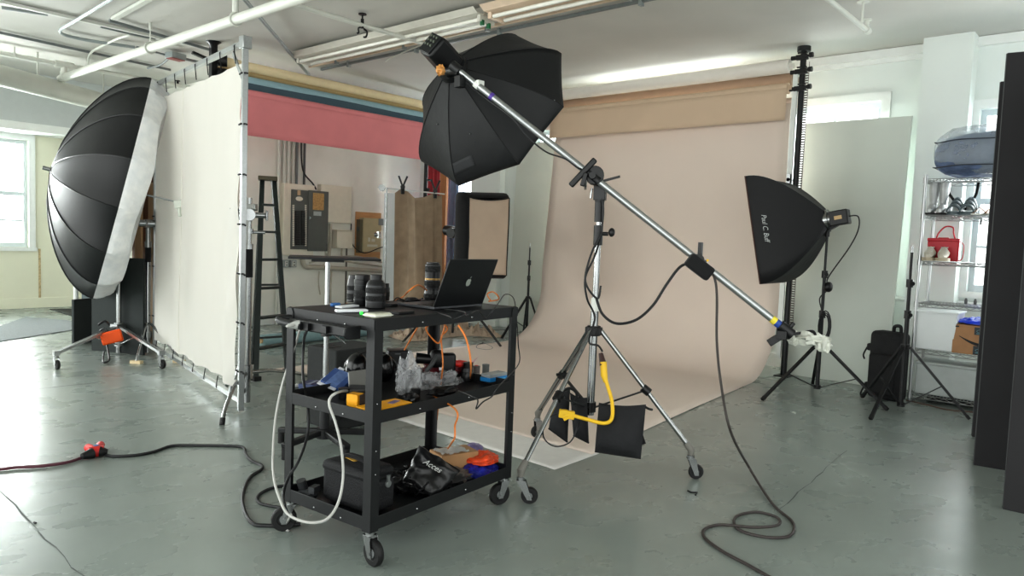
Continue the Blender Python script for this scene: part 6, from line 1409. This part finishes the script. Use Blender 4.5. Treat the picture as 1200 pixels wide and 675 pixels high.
for px, lab in ((1150, 'pointed tan slipper right of the grey sandals'), (1163, 'pointed tan slipper partly hidden by the black flat')):
    c = V((7.86, yy(px, 251, 7.86), zs)); T = thing('slipper', lab, 'slipper', c)
    obj('upper', MB(T).sheet(lambda u, v: c + V((-.1 + .2 * v, .075 * (u - .5) * 2 * (.75 + .25 * v), .012 + .10 * (1 - abs(u - .5) * 2) * (.5 + .5 * v))), 8, 8), MTANS, T, thick=.004); obj('insole', MB(T).box(c + V((0, 0, .006)), (.24, .13, .012)), MWALLB, T, bevel=.004)
# red handbag and white sneakers
zs = LV[3] + .008
c = V((7.95, yy(1105.5, 300, 7.95), zs)); T = thing('handbag', 'small bright red handbag with an arched handle on the wire rack', 'handbag', c)
MRED = mat('red_leather', (196, 24, 44), .4, nz=.05)
obj('bag_body', MB(T).box(c + UP * .105, (.10, .265, .21)), MRED, T, bevel=.012, seg=3); obj('flap', MB(T).box(c + UP * .2 - V((.004, 0, 0)), (.108, .27, .03)), MRED, T, bevel=.008); obj('clasp', MB(T).box(c + UP * .215 - V((.04, 0, 0)), (.03, .09, .014)), MRED, T, bevel=.003)
obj('handle', MB(T).tube(spline([c + V((0, .07, .215)), c + V((0, .05, .27)), c + V((0, .0, .325)), c + V((0, -.06, .32)), c + V((0, -.07, .27)), c + V((0, -.085, .215))], 6), .007), MRED, T)
obj('side_strap', MB(T).tube(spline([c + V((-.02, -.13, .19)), c + V((-.02, -.165, .15)), c + V((-.02, -.16, .03)), c + V((-.03, -.12, .01))], 5), .004), MRED, T)
MSNK = mat('off_white_leather', (212, 206, 192), .55, nz=.06)
for px, lab in ((1089, 'left white sneaker in front of the red handbag'), (1105, 'right white sneaker in front of the red handbag')):
    c = V((7.80, yy(px, 303, 7.80), zs)); T = thing('sneaker', lab, 'sneaker', c)
    obj('upper', shoe_mb(T, c + UP * .02, .26, .105, .115, .1), MSNK, T); obj('sole', sole(T, c, .27, .108, .03, .1), mat('cream_sole', (196, 184, 160), .6), T)
    g = MB(T)
    for k in range(4): g.cyl(c + V((-.03 + k * .022, -.03, .085 + k * .014)), c + V((-.03 + k * .022, .03, .085 + k * .014)), .005, n=6)
    obj('laces', g, WHP, T)
# hooks under a shelf
solo('tool_hook', lambda m: m.cyl((7.9, yy(1150, 258, 7.9), 1.75), (7.9, yy(1149, 262, 7.9), 1.69), .008), BPL, 'small dark hook hanging beneath the shoe shelf', 'hook', loc=(7.9, .9, 1.75))
for px, py in ((1132, 352), (1143, 352)):
    c = V((8.0, yy(px, py, 8.0), LV[2] + .008)); solo('small_bottle', lambda m: m.lathe([(.012, 0), (.014, .03), (.01, .05), (.006, .055)], c=c), mat('grey_bits', (96, 96, 96), .5), '%s tiny grey bottle on the nearly empty shelf' % ('left' if px < 1140 else 'right'), 'bottle', loc=c)
# white bin, cardboard box, blue plastic
zs = LV[1] + .008
y0, y1 = yy(1071, 390, 7.74), yy(1121, 395, 7.74)
c = V((7.90, (y0 + y1) / 2, zs)); L = y0 - y1
T = thing('storage_bin', 'translucent white storage bin with rim on the wire rack beside the cardboard box', 'storage bin', c)
MBIN = mat('translucent_white', (236, 240, 240), .4, nz=.01)
hb_ = .36
obj('bin_walls', MB(T).lathe([(.5, 0), (.54, 1.0)], Matrix.Translation(c) @ Matrix.Rotation(0, 4, 'Z') @ Matrix.Diagonal((.36 * 1.3, L * 1.3, hb_, 1)) @ Matrix.Rotation(PI / 4, 4, 'Z'), n=4), MBIN, T, smooth=0, bevel=.012)
obj('rim', MB(T).box(c + UP * (hb_ + .0), (.40, L * 1.05, .02)), MBIN, T, bevel=.006)
y0, y1 = yy(1116, 400, 7.73), yy(1116, 400, 7.73) - .42
c = V((7.89, (y0 + y1) / 2, zs)); hc = .265; Lb = abs(y1 - y0)
T = thing('cardboard_box', 'brown cardboard box with a dark curved smile arrow on the wire rack', 'box', c)
MCB2 = mat('shipping_cardboard', (178, 136, 98), .75, nz=.06)
obj('carton', MB(T).box(c + UP * hc / 2, (.32, Lb, hc)), MCB2, T, bevel=.002)
MINK = mat('dark_ink', (24, 28, 32), .6)
fx = c.x - .1615
sm = [(y0 - .05 - .30 * t, zs + hc * .66 - .065 * math.sin(PI * (t * .75 + .08)) ** 1.1 - .03 * t) for t in [i / 14 for i in range(15)]]
g = MB(T); n = len(sm); wd = [.002 + .011 * math.sin(PI * i / (n - 1)) for i in range(n)]
g.add([(fx, y, z + w) for (y, z), w in zip(sm, wd)] + [(fx, y, z - w) for (y, z), w in zip(sm, wd)], [(i, i + 1, n + i + 1, n + i) for i in range(n - 1)])
ye, ze = sm[-1]; g.add([(fx, ye + .03, ze + .03), (fx, ye - .02, ze + .035), (fx, ye - .015, ze - .02)], [(0, 1, 2)])
obj('smile_arrow', g, MINK, T, smooth=0)
MTAPE = mat('dark_tape', (34, 42, 46), .4, nz=.1)
for zz, h_ in ((.82, .26), (.16, .30)):
    o = obj('tape_label', MB(T).box((fx, y0 - .21, zs + hc * zz), (.002, .085, hc * h_)), MTAPE, T)
    obj('label_print', MB(T).tube([(fx - .002, y0 - .21 + .024 * math.cos(a), zs + hc * zz + .012 * math.sin(a)) for a in [i * PI / 8 for i in range(16)]], .002, 4, closed=True).box((fx - .0015, y0 - .21, zs + hc * zz - .022), (.001, .05, .006)), mat('teal_print', (96, 150, 160), .5), o)
obj('corner_mark', MB(T).box((fx, y0 - .03, zs + hc * .93), (.002, .03, .014)), MINK, T)
cb = c + V((-.02, .02, hc + .008))
def bl(u, v):
    th = u * 2 * PI; r = v; q = cb + V((.15 * math.cos(th) * r, .2 * math.sin(th) * r, .05 * (1 - r ** 3) + .03 * abs(noise.noise(V((math.cos(th) * r * 4, math.sin(th) * r * 4, 2)))))); return q
solo('blue_plastic', lambda m: m.sheet(bl, 30, 12), mat('blue_poly', (28, 66, 206), .3, nz=.25, scale=14, bump=.5), 'crumpled bright blue plastic bag on top of the smile box', 'plastic bag', loc=cb, smooth=15, thick=.002)
# clear drawers at the bottom
zs = LV[0] + .008
for k, (ya, yb, hh, lab) in enumerate(((1.66, 1.06, .29, 'long clear plastic storage box with a lid at the bottom left of the wire rack'), (1.04, .46, .27, 'clear plastic storage box at the bottom right of the wire rack'))):
    c = V((7.92, (ya + yb) / 2, zs)); T = thing('clear_tub', lab, 'storage box', c); Lq = ya - yb
    m = mat('frosted_clear', (206, 212, 210), .35, nz=.04, alpha=.75)
    obj('tub_walls', MB(T).box(c + UP * hh / 2, (.38, Lq, hh)), m, T, bevel=.015, seg=3); obj('lid', MB(T).box(c + UP * (hh + .008), (.40, Lq + .015, .022)), m, T, bevel=.006)
    obj('contents', MB(T).box(c + UP * hh * .35, (.33, Lq - .05, hh * .6)), mat('grey_contents', (176, 178, 174), .8, nz=.15, scale=12), T, bevel=.01)
# black shoes on the floor before the shelf
for px, py, an, lab in ((1104, 470, 1.2, 'black shoe lying on the floor under the left of the wire rack'), (1133, 475, 1.4, 'black shoe lying on the floor near the black flats')):
    c = fl(px, py); T = thing('black_shoe', lab, 'shoe', c)
    obj('upper', shoe_mb(T, c + UP * .014, .29, .10, .065, an), BPL, T); obj('sole', sole(T, c, .29, .10, .014, an), RUB, T)
cable('floor_cable', [fl(1062, 469, .006), fl(1085, 474, .006), fl(1110, 480, .006), fl(1140, 483, .006)], .005, mat('brown_cable', (100, 74, 62), .6), 'thin brown cable on the floor in front of the wire rack')
# backpack
c = fl(1038, 470); r_, f_ = view_basis(c); c = c + f_ * .12
T = thing('backpack', 'black upright camera backpack standing behind the bare light stand', 'backpack', c)
hbp = ht(c, 1040, 388); Rb = Matrix.Rotation(math.atan2(r_.y, r_.x) - .5, 3, 'Z')
MBP = mat('backpack_nylon', (17, 18, 20), .7, nz=.25, scale=20, bump=.35, bscale=60)
obj('main_body', MB(T).box(c + UP * hbp / 2, (.31, .20, hbp), Rb), MBP, T, bevel=.05, seg=4)
obj('front_pocket', MB(T).box(c + Rb @ V((0, -.12, hbp * .38)), (.24, .07, hbp * .6), Rb), MBP, T, bevel=.03, seg=3)
obj('side_panel_seam', MB(T).box(c + Rb @ V((.0, -.02, hbp / 2)), (.318, .012, hbp * .96), Rb), BLK, T, bevel=.004)
obj('top_handle', MB(T).tube(spline([c + Rb @ V((.03, 0, hbp - .01)), c + Rb @ V((.035, 0, hbp + .05)), c + Rb @ V((.09, 0, hbp + .055)), c + Rb @ V((.1, 0, hbp - .01))], 5), .016), MBP, T)
for zz, dx in ((hbp * .74, -.165), (hbp * .16, -.165)):
    o = obj('side_strap', MB(T).box(c + Rb @ V((dx, -.03, zz)), (.05, .09, .07), Rb), MBP, T, bevel=.015); obj('strap_tail', MB(T).tube(spline([c + Rb @ V((dx - .02, -.06, zz)), c + Rb @ V((dx - .05, -.07, zz - .08)), c + Rb @ V((dx - .03, -.08, zz - .12))], 4), .008), BLK, o)
# black floor step beside the flats: low edge
# debris on the floor
def chip(px, py, pts, label, m=BPL, cat='debris', name='floor_scrap'):
    P_ = [fl(px + a, py + b, .004) for a, b in pts]; solo(name, lambda mb: mb.tube(P_, .005, 6), m, label, cat, loc=P_[0])
chip(806, 577, [(0, -2), (4, 0), (11, 0), (9, 3)], 'small bent black clip lying on the floor right of the boom stand')
chip(929, 483, [(0, 0), (3, 1)], 'tiny white scrap on the floor before the softbox stand', WHP)
chip(1036, 448, [(0, 0), (4, 4)], 'tiny pale scrap by the foot of the leaning board', WHP)
chip(40, 620 - 8, [(0, 0), (2, 1)], 'tiny dark chip on the floor near the lower left joint')
cable('thin_floor_wire', [fl(566, 402, .004), fl(560, 404, .004), fl(559, 408, .004), fl(572, 410, .004), fl(577, 407, .004), fl(565, 401, .004)], .005, CABLE, 'small black wire loop on the floor before the crumpled paper')
for px, lab in ((546, 'dark speaker-size block standing far behind the cart'),):
    pass

# ---------------------------------------------------------------- groups of repeats
GROUPS = {'camera_lens': 'camera lenses standing on the cart', 'light_stand': 'black tripod light stands', 'scrim_stand': 'chrome stands holding the scrim', 'tether_cable': 'orange tether cables around the cart',
 'power_cable': 'black cords on the boom stand and strobes', 'thin_cable': 'thin cords at the cart edge', 'extension_cord': 'long cords on the floor', 'sandbag': 'sandbags on the boom stand', 'black_flat': 'tall black flats at the right edge',
 'sneaker': 'white sneakers on the wire rack', 'ankle_boot': 'silver boots on the wire rack', 'sandal': 'grey sandals on the wire rack', 'slipper': 'tan slippers on the wire rack', 'black_shoe': 'black shoes under the wire rack',
 'canister': 'small canisters on the middle cart shelf', 'film_box': 'yellow boxes on the middle cart shelf', 'spring_clamp': 'spring clamps holding the brown cloth', 'outlet_box': 'outlet boxes under the breaker panel',
 'vertical_conduit': 'vertical conduits above the breaker panel', 'utility_box': 'cream boxes on the back wall', 'wall_pipe': 'pipes along the back wall', 'ceiling_track': 'narrow tracks on the left ceiling', 'bent_conduit': 'bent grey conduits on the left ceiling',
 'strip_light': 'strip lights on the ceiling', 'ceiling_rail': 'slim rails beside the strip lights', 'foam_board': 'pale foam boards', 'leaning_board': 'dark boards behind the umbrella', 'wooden_plank': 'plywood strips beside the scrim stand',
 'floor_mat': 'mats on the left floor', 'strobe_light': 'studio strobe heads', 'blue_package': 'blue packages on the middle cart shelf', 'clear_bag': 'clear plastic bags on the middle cart shelf', 'clear_tub': 'clear boxes at the bottom of the wire rack',
 'small_bottle': 'tiny bottles on the wire rack', 'floor_scrap': 'small scraps on the floor'}
for o in list(scn.objects):
    if o.parent is None and 'category' in o.keys():
        k = o.name.split('.')[0]
        if k == 'paper_roll': o['group'] = 'paper rolls above the left bay' if o.location.y > 7 else 'paper rolls above the beige backdrop'
        elif k in GROUPS: o['group'] = GROUPS[k]
